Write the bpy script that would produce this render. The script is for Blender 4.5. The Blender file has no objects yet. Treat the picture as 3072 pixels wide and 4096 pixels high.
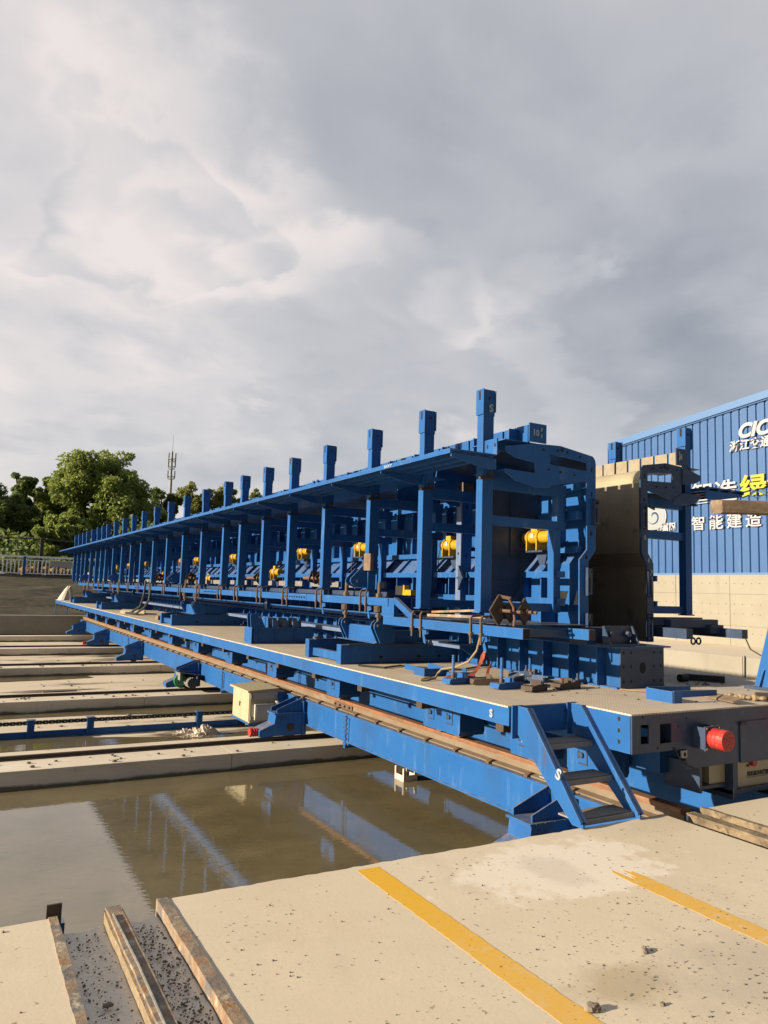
import bpy, math, random
import numpy as np
from mathutils import Vector, Matrix
R = math.radians
scene = bpy.context.scene
COL = scene.collection
# ------------------------------------------------------------------ camera
YAW, PITCH, ROLL = 0.508266842, 0.102503852, 0.0296857636
cy_, sy_, cp_, sp_ = math.cos(YAW), math.sin(YAW), math.cos(PITCH), math.sin(PITCH)
fw = Vector((sy_*cp_, cy_*cp_, sp_)); r0 = Vector((cy_, -sy_, 0)); u0 = r0.cross(fw)
rt = math.cos(ROLL)*r0 + math.sin(ROLL)*u0
up = -math.sin(ROLL)*r0 + math.cos(ROLL)*u0
cd = bpy.data.cameras.new('camera'); cam = bpy.data.objects.new('camera', cd); COL.objects.link(cam)
cd.sensor_fit = 'VERTICAL'; cd.sensor_height = 36.0; cd.sensor_width = 27.0
cd.lens = 3013.41/4096*36.0
cd.clip_start = 0.05; cd.clip_end = 3000
M = Matrix(((rt.x, up.x, -fw.x, 0), (rt.y, up.y, -fw.y, 0), (rt.z, up.z, -fw.z, 1.65), (0, 0, 0, 1)))
cam.matrix_world = M
scene.camera = cam
# ------------------------------------------------------------------ sun, sky, exposure
SUN = Vector((-1.0, 0.105, 0.30)).normalized()
sl = bpy.data.lights.new('sun', 'SUN'); sun = bpy.data.objects.new('sun', sl); COL.objects.link(sun)
sl.energy = 5.0; sl.angle = R(0.6); sl.color = (1.0, 0.85, 0.63)
sun.rotation_euler = SUN.to_track_quat('Z', 'Y').to_euler()
scene.view_settings.view_transform = 'Standard'; scene.view_settings.look = 'None'
scene.view_settings.exposure = 1.0; scene.view_settings.gamma = 1.0
scene.cycles.max_bounces = 8; scene.cycles.transparent_max_bounces = 8
try: scene.cycles.use_denoising = True
except Exception: pass

def world():
    w = bpy.data.worlds.new('World'); scene.world = w; w.use_nodes = True
    nt = w.node_tree; N = nt.nodes; L = nt.links; N.clear()
    out = N.new('ShaderNodeOutputWorld'); bg = N.new('ShaderNodeBackground'); bg.inputs['Strength'].default_value = 0.1
    L.new(bg.outputs[0], out.inputs[0])
    sky = N.new('ShaderNodeTexSky'); sky.sky_type = 'NISHITA'; sky.sun_disc = False
    sky.sun_elevation = math.asin(SUN.z); sky.sun_rotation = math.atan2(SUN.x, SUN.y)
    tc = N.new('ShaderNodeTexCoord')
    def math_(op, a, b=None, clamp=False):
        n = N.new('ShaderNodeMath'); n.operation = op; n.use_clamp = clamp
        for i, v in enumerate((a, b)):
            if v is None: continue
            if isinstance(v, (int, float)): n.inputs[i].default_value = v
            else: L.new(v, n.inputs[i])
        return n.outputs[0]
    sep = N.new('ShaderNodeSeparateXYZ'); L.new(tc.outputs['Generated'], sep.inputs[0])
    zz = math_('ADD', math_('MAXIMUM', sep.outputs['Z'], 0.0), 0.28)
    px = math_('DIVIDE', sep.outputs['X'], zz); py = math_('DIVIDE', sep.outputs['Y'], zz)
    comb = N.new('ShaderNodeCombineXYZ'); L.new(px, comb.inputs[0]); L.new(py, comb.inputs[1])
    def noise(scale, detail, rough, dist, off):
        mp = N.new('ShaderNodeMapping'); mp.inputs['Location'].default_value = off
        L.new(comb.outputs[0], mp.inputs['Vector'])
        n = N.new('ShaderNodeTexNoise'); n.inputs['Scale'].default_value = scale; n.inputs['Detail'].default_value = detail
        n.inputs['Roughness'].default_value = rough; n.inputs['Distortion'].default_value = dist
        L.new(mp.outputs[0], n.inputs['Vector']); return n.outputs['Fac']
    n3 = noise(5.5, 6, 0.52, 0.3, (6.2, 1.1, 5.0)); n1 = noise(1.15, 4, 0.45, 0.15, (3.1, 7.7, 0)); n2 = noise(2.7, 6, 0.50, 0.2, (1.2, 4.2, 2.0))
    nrm = tc.outputs['Generated']
    def blob(d, c0, c1, amp, warp=0.10):
        # a soft bank of cloud round a world direction, its edge broken by the noise
        d = Vector(d).normalized()
        vm = N.new('ShaderNodeVectorMath'); vm.operation = 'DOT_PRODUCT'; L.new(nrm, vm.inputs[0]); vm.inputs[1].default_value = d
        v = math_('ADD', vm.outputs['Value'], math_('MULTIPLY', math_('SUBTRACT', n2, 0.5), warp))
        mr = N.new('ShaderNodeMapRange'); mr.interpolation_type = 'SMOOTHERSTEP'
        mr.inputs[1].default_value = c0; mr.inputs[2].default_value = c1; mr.inputs[3].default_value = 0; mr.inputs[4].default_value = amp
        L.new(v, mr.inputs[0]); return mr.outputs[0]
    def pix(x, y):          # a direction named by where that bank of cloud stands in the sky
        return fw + rt*((x-1536)/3013.41) + up*(-(y-2048)/3013.41)
    tot = math_('ADD', math_('MULTIPLY', math_('SUBTRACT', n1, 0.5), 0.62), math_('MULTIPLY', math_('SUBTRACT', n2, 0.5), 0.55))
    tot = math_('ADD', tot, math_('MULTIPLY', math_('SUBTRACT', n3, 0.5), 0.34))
    for x, y, c0, c1, a in CLOUDS:
        tot = math_('ADD', tot, blob(pix(x, y), c0, c1, a))
    tot = math_('ADD', tot, 0.72)
    # brighter towards the sun, unseen sky behind the camera darkened to dim faces turned there
    vm = N.new('ShaderNodeVectorMath'); vm.operation = 'DOT_PRODUCT'; L.new(nrm, vm.inputs[0]); vm.inputs[1].default_value = SUN
    tot = math_('ADD', tot, math_('MULTIPLY', vm.outputs['Value'], 0.12))
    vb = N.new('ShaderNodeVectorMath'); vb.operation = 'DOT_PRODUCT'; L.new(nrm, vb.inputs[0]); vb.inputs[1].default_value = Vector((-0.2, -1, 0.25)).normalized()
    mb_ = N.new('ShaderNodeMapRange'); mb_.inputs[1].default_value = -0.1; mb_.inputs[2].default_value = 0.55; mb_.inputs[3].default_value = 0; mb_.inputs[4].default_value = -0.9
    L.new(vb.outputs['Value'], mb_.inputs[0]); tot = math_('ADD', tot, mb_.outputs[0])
    tot = math_('ADD', math_('MULTIPLY', tot, 0.84), 0.08)
    ramp = N.new('ShaderNodeValToRGB'); L.new(tot, ramp.inputs[0])
    e = ramp.color_ramp.elements
    e[0].position = 0.0; e[0].color = (0.85, 0.9, 1.05, 1); e[1].position = 1.0; e[1].color = (4.45, 4.05, 3.9, 1)
    for p, c in ((0.25, (1.72, 1.8, 2.02)), (0.5, (2.5, 2.54, 2.72)), (0.75, (3.25, 3.17, 3.24))):
        k = e.new(p); k.color = c + (1,)
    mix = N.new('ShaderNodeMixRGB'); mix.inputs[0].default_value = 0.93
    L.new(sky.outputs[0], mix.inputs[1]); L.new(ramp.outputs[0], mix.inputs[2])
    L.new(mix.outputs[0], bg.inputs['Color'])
CLOUDS = [(2600, 950, 0.92, 1.0, -0.17), (2750, 1330, 0.97, 1.0, -0.20), (1300, 350, 0.95, 1.0, -0.16), (1750, 500, 0.965, 1.0, -0.10),
          (1350, 1180, 0.985, 1.0, -0.13), (1500, 1580, 0.985, 1.0, -0.13), (650, 1480, 0.99, 1.0, -0.12),
          (250, 750, 0.93, 1.0, 0.13), (100, 200, 0.96, 1.0, 0.06), (850, 680, 0.98, 1.0, 0.24), (560, 830, 0.995, 1.0, -0.16), (250, 1400, 0.985, 1.0, -0.08), (1150, 950, 0.985, 1.0, 0.14), (400, 1750, 0.96, 1.0, 0.20),
          (1500, 1330, 0.99, 1.0, 0.16), (2250, 1480, 0.99, 1.0, 0.20), (1900, 900, 0.985, 1.0, 0.10), (2900, 600, 0.985, 1.0, 0.10)]
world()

# ------------------------------------------------------------------ materials
def mat(name, base, rough=0.6, metal=0.0, var=None, vscale=6.0, vdet=5, bump=0.0, bscale=40.0, spec=0.5, layers=(), top=None, coords='Object', edge=None, tide=None):
    """procedural paint / stone / metal: base colour, a mottled second colour, extra noise-masked layers, dust lying on upward faces"""
    m = bpy.data.materials.new(name); m.use_nodes = True
    nt = m.node_tree; N = nt.nodes; L = nt.links
    bs = N['Principled BSDF']; bs.inputs['Roughness'].default_value = rough; bs.inputs['Metallic'].default_value = metal
    bs.inputs['Specular IOR Level'].default_value = spec
    tc = N.new('ShaderNodeTexCoord'); vec = tc.outputs['Object']
    geo = N.new('ShaderNodeNewGeometry')
    if coords == 'World': vec = geo.outputs['Position']
    def noise(sc, det, stretch=None, seed=0.0):
        v = vec
        mp = N.new('ShaderNodeMapping'); mp.inputs['Location'].default_value = (seed, seed*1.7, seed*0.3)
        if stretch: mp.inputs['Scale'].default_value = stretch
        L.new(v, mp.inputs['Vector'])
        n = N.new('ShaderNodeTexNoise'); n.inputs['Scale'].default_value = sc; n.inputs['Detail'].default_value = det; n.inputs['Roughness'].default_value = 0.6
        L.new(mp.outputs[0], n.inputs['Vector']); return n.outputs['Fac']
    def rng(s, a, b):
        r = N.new('ShaderNodeMapRange'); r.inputs[1].default_value = a; r.inputs[2].default_value = b; L.new(s, r.inputs[0]); return r.outputs[0]
    def mix(f, a, b):
        x = N.new('ShaderNodeMixRGB'); L.new(f, x.inputs[0]) if not isinstance(f, float) else setattr(x.inputs[0], 'default_value', f)
        for i, c in ((1, a), (2, b)):
            if isinstance(c, tuple): x.inputs[i].default_value = c + (1,)
            else: L.new(c, x.inputs[i])
        return x.outputs[0]
    col = base
    if var: col = mix(rng(noise(vscale, vdet), 0.35, 0.68), base, var)
    for i, (c, sc, a, b, st) in enumerate(layers):
        col = mix(rng(noise(sc, 6, st, 5.3*(i+1)), a, b), col, c)
    if top:
        c, a, b, sc = top
        s = N.new('ShaderNodeSeparateXYZ'); L.new(geo.outputs['Normal'], s.inputs[0])
        up_ = rng(s.outputs['Z'], 0.5, 0.9)
        mm = N.new('ShaderNodeMath'); mm.operation = 'MULTIPLY'; L.new(up_, mm.inputs[0]); L.new(rng(noise(sc, 5, None, 9.1), a, b), mm.inputs[1])
        col = mix(mm.outputs[0], col, c)
    if tide:
        sz = N.new('ShaderNodeSeparateXYZ'); L.new(geo.outputs['Position'], sz.inputs[0])
        ad = N.new('ShaderNodeMath'); ad.operation = 'MULTIPLY_ADD'; L.new(noise(3.0, 7, (0.5, 1, 1), 1.9), ad.inputs[0]); ad.inputs[1].default_value = -0.16; L.new(sz.outputs['Z'], ad.inputs[2])
        col = mix(rng(ad.outputs[0], -1.005, -1.035), col, tide)
    if edge:
        bv = N.new('ShaderNodeBevel'); bv.samples = 3; bv.inputs['Radius'].default_value = 0.007
        dt = N.new('ShaderNodeVectorMath'); dt.operation = 'DOT_PRODUCT'; L.new(bv.outputs[0], dt.inputs[0]); L.new(geo.outputs['True Normal'], dt.inputs[1])
        ms = N.new('ShaderNodeMath'); ms.operation = 'MULTIPLY'; L.new(rng(dt.outputs['Value'], 0.985, 0.90), ms.inputs[0]); L.new(rng(noise(7, 4, None, 3.3), 0.38, 0.62), ms.inputs[1])
        col = mix(ms.outputs[0], col, edge)
    if isinstance(col, tuple): bs.inputs['Base Color'].default_value = col + (1,)
    else: L.new(col, bs.inputs['Base Color'])
    if bump:
        b = N.new('ShaderNodeBump'); b.inputs['Strength'].default_value = bump; b.inputs['Distance'].default_value = 0.01
        L.new(noise(bscale, 6), b.inputs['Height']); L.new(b.outputs[0], bs.inputs['Normal'])
    return m
BLUE = (0.015, 0.088, 0.285)
TAN = (0.42, 0.33, 0.22)
m_blue = mat('blue_paint', BLUE, 0.40, spec=0.22, var=(0.019, 0.100, 0.30), vscale=2.5, layers=(((0.085, 0.17, 0.33), 9.0, 0.59, 0.82, (1, 1, 0.2)), ((0.05, 0.05, 0.05), 23.0, 0.70, 0.80, None), ((0.022, 0.07, 0.19), 1.3, 0.50, 0.78, (1, 1, 0.4)), ((0.075, 0.055, 0.045), 5.0, 0.68, 0.80, (1, 1, 0.3))), top=((0.20, 0.18, 0.155), 0.3, 0.7, 8.0), bump=0.05, bscale=30, coords='World', edge=(0.13, 0.20, 0.33))
m_bluedk = mat('shaded_worn_blue_paint', (0.026, 0.046, 0.095), 0.38, spec=0.35, var=(0.04, 0.06, 0.11), vscale=5, layers=(((0.08, 0.10, 0.14), 11.0, 0.6, 0.8, None), ((0.07, 0.05, 0.035), 18.0, 0.66, 0.78, None)), top=((0.22, 0.19, 0.15), 0.3, 0.7, 8.0), coords='World')  # worn blue, with shade and grey ground reflection painted into the base colour
m_scuff = mat('scuffed_pale_blue_paint', (0.075, 0.13, 0.26), 0.5, var=(0.13, 0.16, 0.24), vscale=9, layers=(((0.26, 0.18, 0.09), 14.0, 0.66, 0.76, None),), coords='World')
m_dusty = mat('dusty_galvanised_steel', (0.20, 0.19, 0.175), 0.7, var=(0.11, 0.11, 0.11), vscale=25, layers=(((0.1, 0.09, 0.07), 30, 0.6, 0.75, None),), coords='World')
m_hole = mat('shadowed_bolt_hole', (0.01, 0.011, 0.014), 0.9)  # near-black stands in for the shade inside holes, slots and tube ends
m_skin = mat('bare_form_steel', (0.21, 0.187, 0.152), 0.46, 0.75, var=(0.27, 0.24, 0.195), vscale=3, layers=(((0.30, 0.26, 0.20), 8.0, 0.64, 0.80, (1, 1, 0.12)), ((0.07, 0.056, 0.043), 4.0, 0.58, 0.8, None)), bump=0.05, bscale=20, coords='World')
m_fillet = mat('sunlit_form_steel', (0.36, 0.315, 0.21), 0.45, 0.25, var=(0.30, 0.26, 0.17), vscale=4, layers=(((0.2, 0.16, 0.11), 9, 0.64, 0.8, (1, 1, 0.2)),), coords='World')  # same steel in a paler tone, sunlight painted into the colour
m_comb = mat('cement_coated_steel', (0.265, 0.225, 0.165), 0.8, var=(0.20, 0.17, 0.125), vscale=9, layers=(((0.12, 0.1, 0.08), 15, 0.62, 0.72, None),), coords='World')
m_rust = mat('rusty_steel', (0.12, 0.068, 0.042), 0.8, 0.0, var=(0.10, 0.06, 0.04), vscale=14, layers=(((0.22, 0.14, 0.09), 9, 0.58, 0.78, None),), bump=0.2, bscale=60, coords='World')
m_rail = mat('rusted_rail_steel', (0.25, 0.11, 0.05), 0.72, 0.1, var=(0.14, 0.075, 0.045), vscale=7, layers=(((0.28, 0.20, 0.13), 12, 0.55, 0.75, (1, 0.15, 1)), ((0.05, 0.035, 0.03), 10, 0.66, 0.76, (1, 0.3, 1))), bump=0.15, bscale=50, coords='World')
m_railweb = mat('grey_brown_rail_web', (0.185, 0.145, 0.105), 0.75, 0.1, var=(0.15, 0.105, 0.065), vscale=4, layers=(((0.16, 0.09, 0.05), 9, 0.62, 0.76, (1, 0.2, 1)),), coords='World')
m_rod = mat('dull_brown_rod_steel', (0.085, 0.062, 0.046), 0.75, 0.2, var=(0.12, 0.08, 0.055), vscale=25, coords='World')
m_dkrust = mat('dark_rusty_plate', (0.045, 0.034, 0.028), 0.75, 0.2, var=(0.075, 0.05, 0.035), vscale=12, coords='World')
m_yellow = mat('yellow_machine_paint', (0.43, 0.265, 0.010), 0.5, var=(0.36, 0.205, 0.010), vscale=12, layers=(((0.2, 0.12, 0.03), 30, 0.66, 0.76, None),))
m_red = mat('red_rubber', (0.42, 0.022, 0.018), 0.5, var=(0.34, 0.03, 0.025), vscale=14, layers=(((0.42, 0.2, 0.17), 20, 0.62, 0.75, None),))
m_beige = mat('beige_cabinet_enamel', (0.38, 0.335, 0.225), 0.5, var=(0.35, 0.305, 0.205), vscale=3, layers=(((0.24, 0.2, 0.13), 8, 0.62, 0.85, (1, 1, 0.2)),), coords='World')
m_beige2 = mat('pale_grey_cabinet_panel', (0.36, 0.35, 0.325), 0.5, coords='World')
m_black = mat('black_rubber', (0.012, 0.012, 0.013), 0.6)
m_green = mat('green_motor_paint', (0.015, 0.14, 0.06), 0.5)
m_greymetal = mat('grey_cast_metal', (0.23, 0.24, 0.21), 0.55, 0.2, var=(0.14, 0.14, 0.13), vscale=20)
m_tread = mat('dusty_tread_plate', (0.17, 0.18, 0.195), 0.75, var=(0.22, 0.215, 0.21), vscale=18, layers=(((0.28, 0.22, 0.15), 10, 0.55, 0.75, None),), top=((0.22, 0.185, 0.15), 0.25, 0.65, 12), bump=0.2, bscale=120, coords='World')
m_wood = mat('weathered_timber', (0.19, 0.135, 0.09), 0.85, var=(0.11, 0.075, 0.05), vscale=5, layers=(((0.25, 0.19, 0.13), 9, 0.5, 0.75, (0.15, 1, 1)),), bump=0.3, bscale=40, coords='World')
m_rope = mat('tan_rope', (0.27, 0.20, 0.115), 0.9)
m_strap = mat('orange_strap_webbing', (0.33, 0.065, 0.025), 0.85, var=(0.24, 0.05, 0.022), vscale=25)
m_pale = mat('pale_board', (0.40, 0.35, 0.24), 0.8, var=(0.32, 0.28, 0.19), vscale=8, coords='World')
m_white = mat('white_lettering', (0.34, 0.335, 0.37), 0.6)
m_stencil = mat('grey_stencil_paint', (0.26, 0.30, 0.37), 0.7)
m_ytext = mat('yellow_lettering', (0.33, 0.31, 0.02), 0.6)
m_logo = mat('pale_grey_emblem_and_hole_light', (0.235, 0.27, 0.29), 0.6)  # emblem grey, also painted on holes where light shows through
m_navy = mat('navy_emblem_stroke', (0.012, 0.03, 0.10), 0.6)
m_ink = mat('dark_print', (0.03, 0.028, 0.026), 0.7)
m_clad = mat('blue_cladding_sheet', (0.028, 0.088, 0.235), 0.42, var=(0.034, 0.100, 0.255), vscale=0.8, layers=(((0.075, 0.145, 0.30), 1.2, 0.58, 0.85, (1, 1, 0.3)), ((0.14, 0.20, 0.32), 5.0, 0.68, 0.8, (1, 1, 0.4))), coords='World')
m_trim = mat('pale_blue_trim', (0.07, 0.155, 0.33), 0.45, coords='World')
m_wallc = mat('formed_concrete', (0.265, 0.245, 0.205), 0.85, var=(0.235, 0.215, 0.175), vscale=0.7, layers=(((0.19, 0.17, 0.13), 1.5, 0.58, 0.85, (1, 1, 0.25)), ((0.29, 0.27, 0.23), 6.0, 0.6, 0.8, None)), bump=0.1, bscale=12, coords='World')
m_conc = mat('pit_concrete', (0.62, 0.545, 0.435), 0.88, var=(0.54, 0.47, 0.37), vscale=1.3, layers=(((0.42, 0.36, 0.28), 2.2, 0.57, 0.8, (0.4, 1, 2.0)), ((0.22, 0.19, 0.15), 5.0, 0.64, 0.8, (1, 1, 0.3)), ((0.72, 0.65, 0.54), 0.8, 0.55, 0.75, (0.4, 1, 1))), bump=0.12, bscale=18, coords='World', tide=(0.16, 0.135, 0.095))
m_crust = mat('cement_crusted_rail', (0.27, 0.21, 0.135), 0.95, var=(0.20, 0.145, 0.09), vscale=16, layers=(((0.13, 0.105, 0.085), 9, 0.58, 0.68, None), ((0.40, 0.33, 0.22), 20, 0.6, 0.7, None)), bump=0.8, bscale=40, coords='World')
m_slotrust = mat('dirty_caked_slot_steel', (0.10, 0.075, 0.052), 0.95, var=(0.27, 0.205, 0.13), vscale=7, layers=(((0.05, 0.042, 0.036), 11, 0.55, 0.65, None), ((0.36, 0.29, 0.19), 16, 0.60, 0.7, None)), bump=0.9, bscale=35, coords='World')
m_slurry = mat('rough_dried_cement', (0.74, 0.68, 0.58), 0.95, var=(0.64, 0.59, 0.52), vscale=6, layers=(((0.16, 0.15, 0.14), 28, 0.64, 0.70, None),), bump=0.7, bscale=45, coords='World')
m_edge = mat('rusty_edge_angle', (0.21, 0.145, 0.095), 0.9, var=(0.30, 0.235, 0.165), vscale=14, layers=(((0.13, 0.12, 0.115), 6, 0.50, 0.60, None), ((0.24, 0.12, 0.055), 9, 0.55, 0.66, None), ((0.40, 0.345, 0.26), 12, 0.56, 0.68, None)), bump=0.5, bscale=50, coords='World')
m_plastic = mat('crumpled_white_plastic', (0.50, 0.44, 0.38), 0.6, var=(0.42, 0.36, 0.31), vscale=6)
m_bark = mat('grey_bark', (0.11, 0.085, 0.06), 0.9, var=(0.06, 0.05, 0.04), vscale=6, bump=0.4, bscale=20)
m_soil = mat('bare_soil_bank', (0.066, 0.052, 0.032), 0.95, var=(0.045, 0.040, 0.022), vscale=2.2, layers=(((0.105, 0.085, 0.05), 4.5, 0.56, 0.72, (0.25, 1, 1)), ((0.02, 0.018, 0.012), 5.5, 0.56, 0.70, (0.25, 1, 1)), ((0.022, 0.025, 0.012), 1.6, 0.48, 0.62, (0.4, 1, 1)), ((0.11, 0.085, 0.055), 3.0, 0.6, 0.75, (0.5, 1, 1))), bump=1.0, bscale=3.5, coords='World')
m_heap = mat('orange_brown_soil', (0.30, 0.17, 0.075), 0.95, var=(0.2, 0.12, 0.06), vscale=3, bump=0.6, bscale=6)
m_galv = mat('white_fence_rail_paint', (0.88, 0.89, 0.90), 0.45)
m_darkpost = mat('dark_post', (0.03, 0.03, 0.032), 0.8)
m_stone = mat('dark_crumbs', (0.09, 0.08, 0.07), 0.95, var=(0.2, 0.17, 0.13), vscale=30)
m_pebble = mat('grey_rubble', (0.24, 0.20, 0.155), 0.95, var=(0.12, 0.10, 0.08), vscale=40)

def leafmat(name, c1, c2, c3):
    m = bpy.data.materials.new(name); m.use_nodes = True; nt = m.node_tree; N = nt.nodes; L = nt.links
    bs = N['Principled BSDF']; bs.inputs['Roughness'].default_value = 0.6
    g = N.new('ShaderNodeNewGeometry'); n = N.new('ShaderNodeTexNoise'); n.inputs['Scale'].default_value = 0.55; n.inputs['Detail'].default_value = 3
    L.new(g.outputs['Position'], n.inputs['Vector'])
    a = N.new('ShaderNodeMath'); a.operation = 'MULTIPLY_ADD'; L.new(g.outputs['Random Per Island'], a.inputs[0]); a.inputs[1].default_value = 0.5
    s = N.new('ShaderNodeMath'); s.operation = 'MULTIPLY'; L.new(n.outputs['Fac'], s.inputs[0]); s.inputs[1].default_value = 0.5; L.new(s.outputs[0], a.inputs[2])
    r = N.new('ShaderNodeValToRGB'); L.new(a.outputs[0], r.inputs[0]); e = r.color_ramp.elements
    e[0].position = 0.2; e[0].color = c1+(1,); e[1].position = 0.85; e[1].color = c3+(1,); k = e.new(0.5); k.color = c2+(1,)
    L.new(r.outputs[0], bs.inputs['Base Color'])
    t = N.new('ShaderNodeBsdfTranslucent'); L.new(r.outputs[0], t.inputs[0]); mx = N.new('ShaderNodeMixShader'); mx.inputs[0].default_value = 0.5
    L.new(bs.outputs[0], mx.inputs[1]); L.new(t.outputs[0], mx.inputs[2]); L.new(mx.outputs[0], N['Material Output'].inputs[0])
    return m
m_leaf = leafmat('mid_green_foliage', (0.11, 0.155, 0.036), (0.23, 0.29, 0.065), (0.37, 0.42, 0.12))
m_leafdk = leafmat('dark_green_foliage', (0.085, 0.13, 0.045), (0.16, 0.215, 0.065), (0.26, 0.30, 0.095))
m_leafyl = leafmat('yellowish_foliage', (0.11, 0.13, 0.035), (0.21, 0.23, 0.06), (0.32, 0.32, 0.09))

def special_mats():
    global m_ground, m_deck, m_water, m_line, m_floor
    # quay concrete: pale, mottled, with a whiter splash, a damp brown patch and fine specks
    m = bpy.data.materials.new('pale_quay_concrete'); m.use_nodes = True; nt = m.node_tree; N = nt.nodes; L = nt.links
    bs = N['Principled BSDF']; bs.inputs['Roughness'].default_value = 0.85; bs.inputs['Specular IOR Level'].default_value = 0.3
    g = N.new('ShaderNodeNewGeometry'); pos = g.outputs['Position']
    def noise(sc, det=6, rough=0.6, st=None, loc=0.0):
        mp = N.new('ShaderNodeMapping'); mp.inputs['Location'].default_value = (loc, loc*1.3, 0)
        if st: mp.inputs['Scale'].default_value = st
        L.new(pos, mp.inputs[0]); n = N.new('ShaderNodeTexNoise'); n.inputs['Scale'].default_value = sc; n.inputs['Detail'].default_value = det; n.inputs['Roughness'].default_value = rough
        L.new(mp.outputs[0], n.inputs['Vector']); return n.outputs['Fac']
    def rng(s, a, b, c=0.0, d=1.0):
        r = N.new('ShaderNodeMapRange'); r.inputs[1].default_value = a; r.inputs[2].default_value = b; r.inputs[3].default_value = c; r.inputs[4].default_value = d
        L.new(s, r.inputs[0]); return r.outputs[0]
    def mixc(f, a, b):
        x = N.new('ShaderNodeMixRGB'); L.new(f, x.inputs[0])
        for i, c in ((1, a), (2, b)):
            if isinstance(c, tuple): x.inputs[i].default_value = c+(1,)
            else: L.new(c, x.inputs[i])
        return x.outputs[0]
    def op(o, a, b):
        x = N.new('ShaderNodeMath'); x.operation = o
        for i, v in enumerate((a, b)):
            if isinstance(v, float): x.inputs[i].default_value = v
            else: L.new(v, x.inputs[i])
        return x.outputs[0]
    def patch(cx, cy, rx, ry, w0, w1, amp):
        mp = N.new('ShaderNodeMapping'); mp.vector_type = 'POINT'
        mp.inputs['Location'].default_value = (-cx/rx, -cy/ry, 0); mp.inputs['Scale'].default_value = (1/rx, 1/ry, 0); L.new(pos, mp.inputs[0])
        ln = N.new('ShaderNodeVectorMath'); ln.operation = 'LENGTH'; L.new(mp.outputs[0], ln.inputs[0])
        v = op('ADD', ln.outputs['Value'], op('MULTIPLY', op('SUBTRACT', noise(4.5, 8, 0.65, None, cx), 0.5), 2.2))
        return rng(v, w0, w1, amp, 0.0)
    col = mixc(rng(noise(0.9), 0.3, 0.7), (0.60, 0.52, 0.40), (0.55, 0.465, 0.35))
    col = mixc(rng(noise(3.5, 8, 0.7, None, 3.0), 0.5, 0.75, 0, 0.6), col, (0.63, 0.54, 0.40))
    col = mixc(rng(noise(2.0, 8, 0.65, (1, 0.4, 1), 8.0), 0.55, 0.8, 0, 0.5), col, (0.44, 0.37, 0.285))
    col = mixc(patch(3.35, 3.62, 0.78, 0.46, 0.74, 0.98, 0.75), col, (0.71, 0.645, 0.55))
    col = mixc(patch(3.25, 3.62, 0.16, 0.26, 0.7, 1.2, 0.55), col, (0.52, 0.46, 0.385))
    col = mixc(patch(2.62, 2.45, 0.26, 0.16, 0.5, 1.3, 0.6), col, (0.34, 0.265, 0.16))
    col = mixc(patch(3.3, 2.2, 0.55, 0.35, 0.5, 1.5, 0.5), col, (0.36, 0.315, 0.26))
    col = mixc(patch(4.6, 4.0, 0.4, 0.3, 0.6, 0.9, 0.4), col, (0.48, 0.40, 0.29))
    col = mixc(rng(noise(70, 2, 0.5), 0.66, 0.72, 0, 0.35), col, (0.28, 0.235, 0.18))
    col = mixc(op('MULTIPLY', rng(noise(24, 3, 0.6, None, 2.0), 0.64, 0.70), rng(noise(1.1, 3, 0.5, None, 6.0), 0.45, 0.6)), col, (0.26, 0.215, 0.165))
    L.new(col, bs.inputs['Base Color'])
    b = N.new('ShaderNodeBump'); b.inputs['Strength'].default_value = 0.13; b.inputs['Distance'].default_value = 0.006
    L.new(op('ADD', noise(45, 6), op('MULTIPLY', noise(6, 4), 1.0)), b.inputs['Height']); L.new(b.outputs[0], bs.inputs['Normal'])
    m_ground = m
    # worn yellow line: paint thinned by traffic
    m = bpy.data.materials.new('worn_yellow_line_paint'); m.use_nodes = True; nt = m.node_tree; N = nt.nodes; L = nt.links
    bs = N['Principled BSDF']; bs.inputs['Roughness'].default_value = 0.7
    g = N.new('ShaderNodeNewGeometry'); pos = g.outputs['Position']
    s = N.new('ShaderNodeSeparateXYZ'); L.new(pos, s.inputs[0])
    wear = rng(s.outputs['Y'], 4.2, 1.8, 0.02, 0.42)
    wear2 = op('ADD', wear, op('MULTIPLY', rng(s.outputs['X'], 3.0, 3.3), 0.18))
    col = mixc(op('MULTIPLY', rng(noise(22, 6, 0.7), 0.35, 0.65), wear2), (0.66, 0.37, 0.012), (0.62, 0.43, 0.19))
    col = mixc(rng(s.outputs['Y'], 3.6, 2.3, 0.0, 0.55), col, (0.62, 0.385, 0.12))
    col = mixc(op('MULTIPLY', rng(noise(9, 8, 0.75, None, 5.0), 0.52, 0.62), wear2), col, (0.58, 0.50, 0.39))
    col = mixc(op('MULTIPLY', rng(noise(5, 6, 0.7, None, 2.0), 0.5, 0.75), 0.35), col, (0.66, 0.36, 0.06))
    col = mixc(rng(noise(60, 2, 0.5), 0.67, 0.72, 0, 0.7), col, (0.24, 0.16, 0.07))
    L.new(col, bs.inputs['Base Color']); m_line = m
    # checker-plate deck under tan dust
    m = bpy.data.materials.new('dusty_checker_plate'); m.use_nodes = True; nt = m.node_tree; N = nt.nodes; L = nt.links
    bs = N['Principled BSDF']; bs.inputs['Roughness'].default_value = 0.75
    g = N.new('ShaderNodeNewGeometry'); pos = g.outputs['Position']
    col = mixc(rng(noise(2.0), 0.35, 0.7), (0.60, 0.50, 0.375), (0.47, 0.40, 0.315))
    col = mixc(rng(noise(3.0, 8, 0.65, None, 4.0), 0.52, 0.72, 0, 0.8), col, (0.56, 0.38, 0.21))
    col = mixc(rng(noise(4.0, 8, 0.7, None, 7.0), 0.58, 0.72, 0, 0.7), col, (0.24, 0.25, 0.27))
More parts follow.
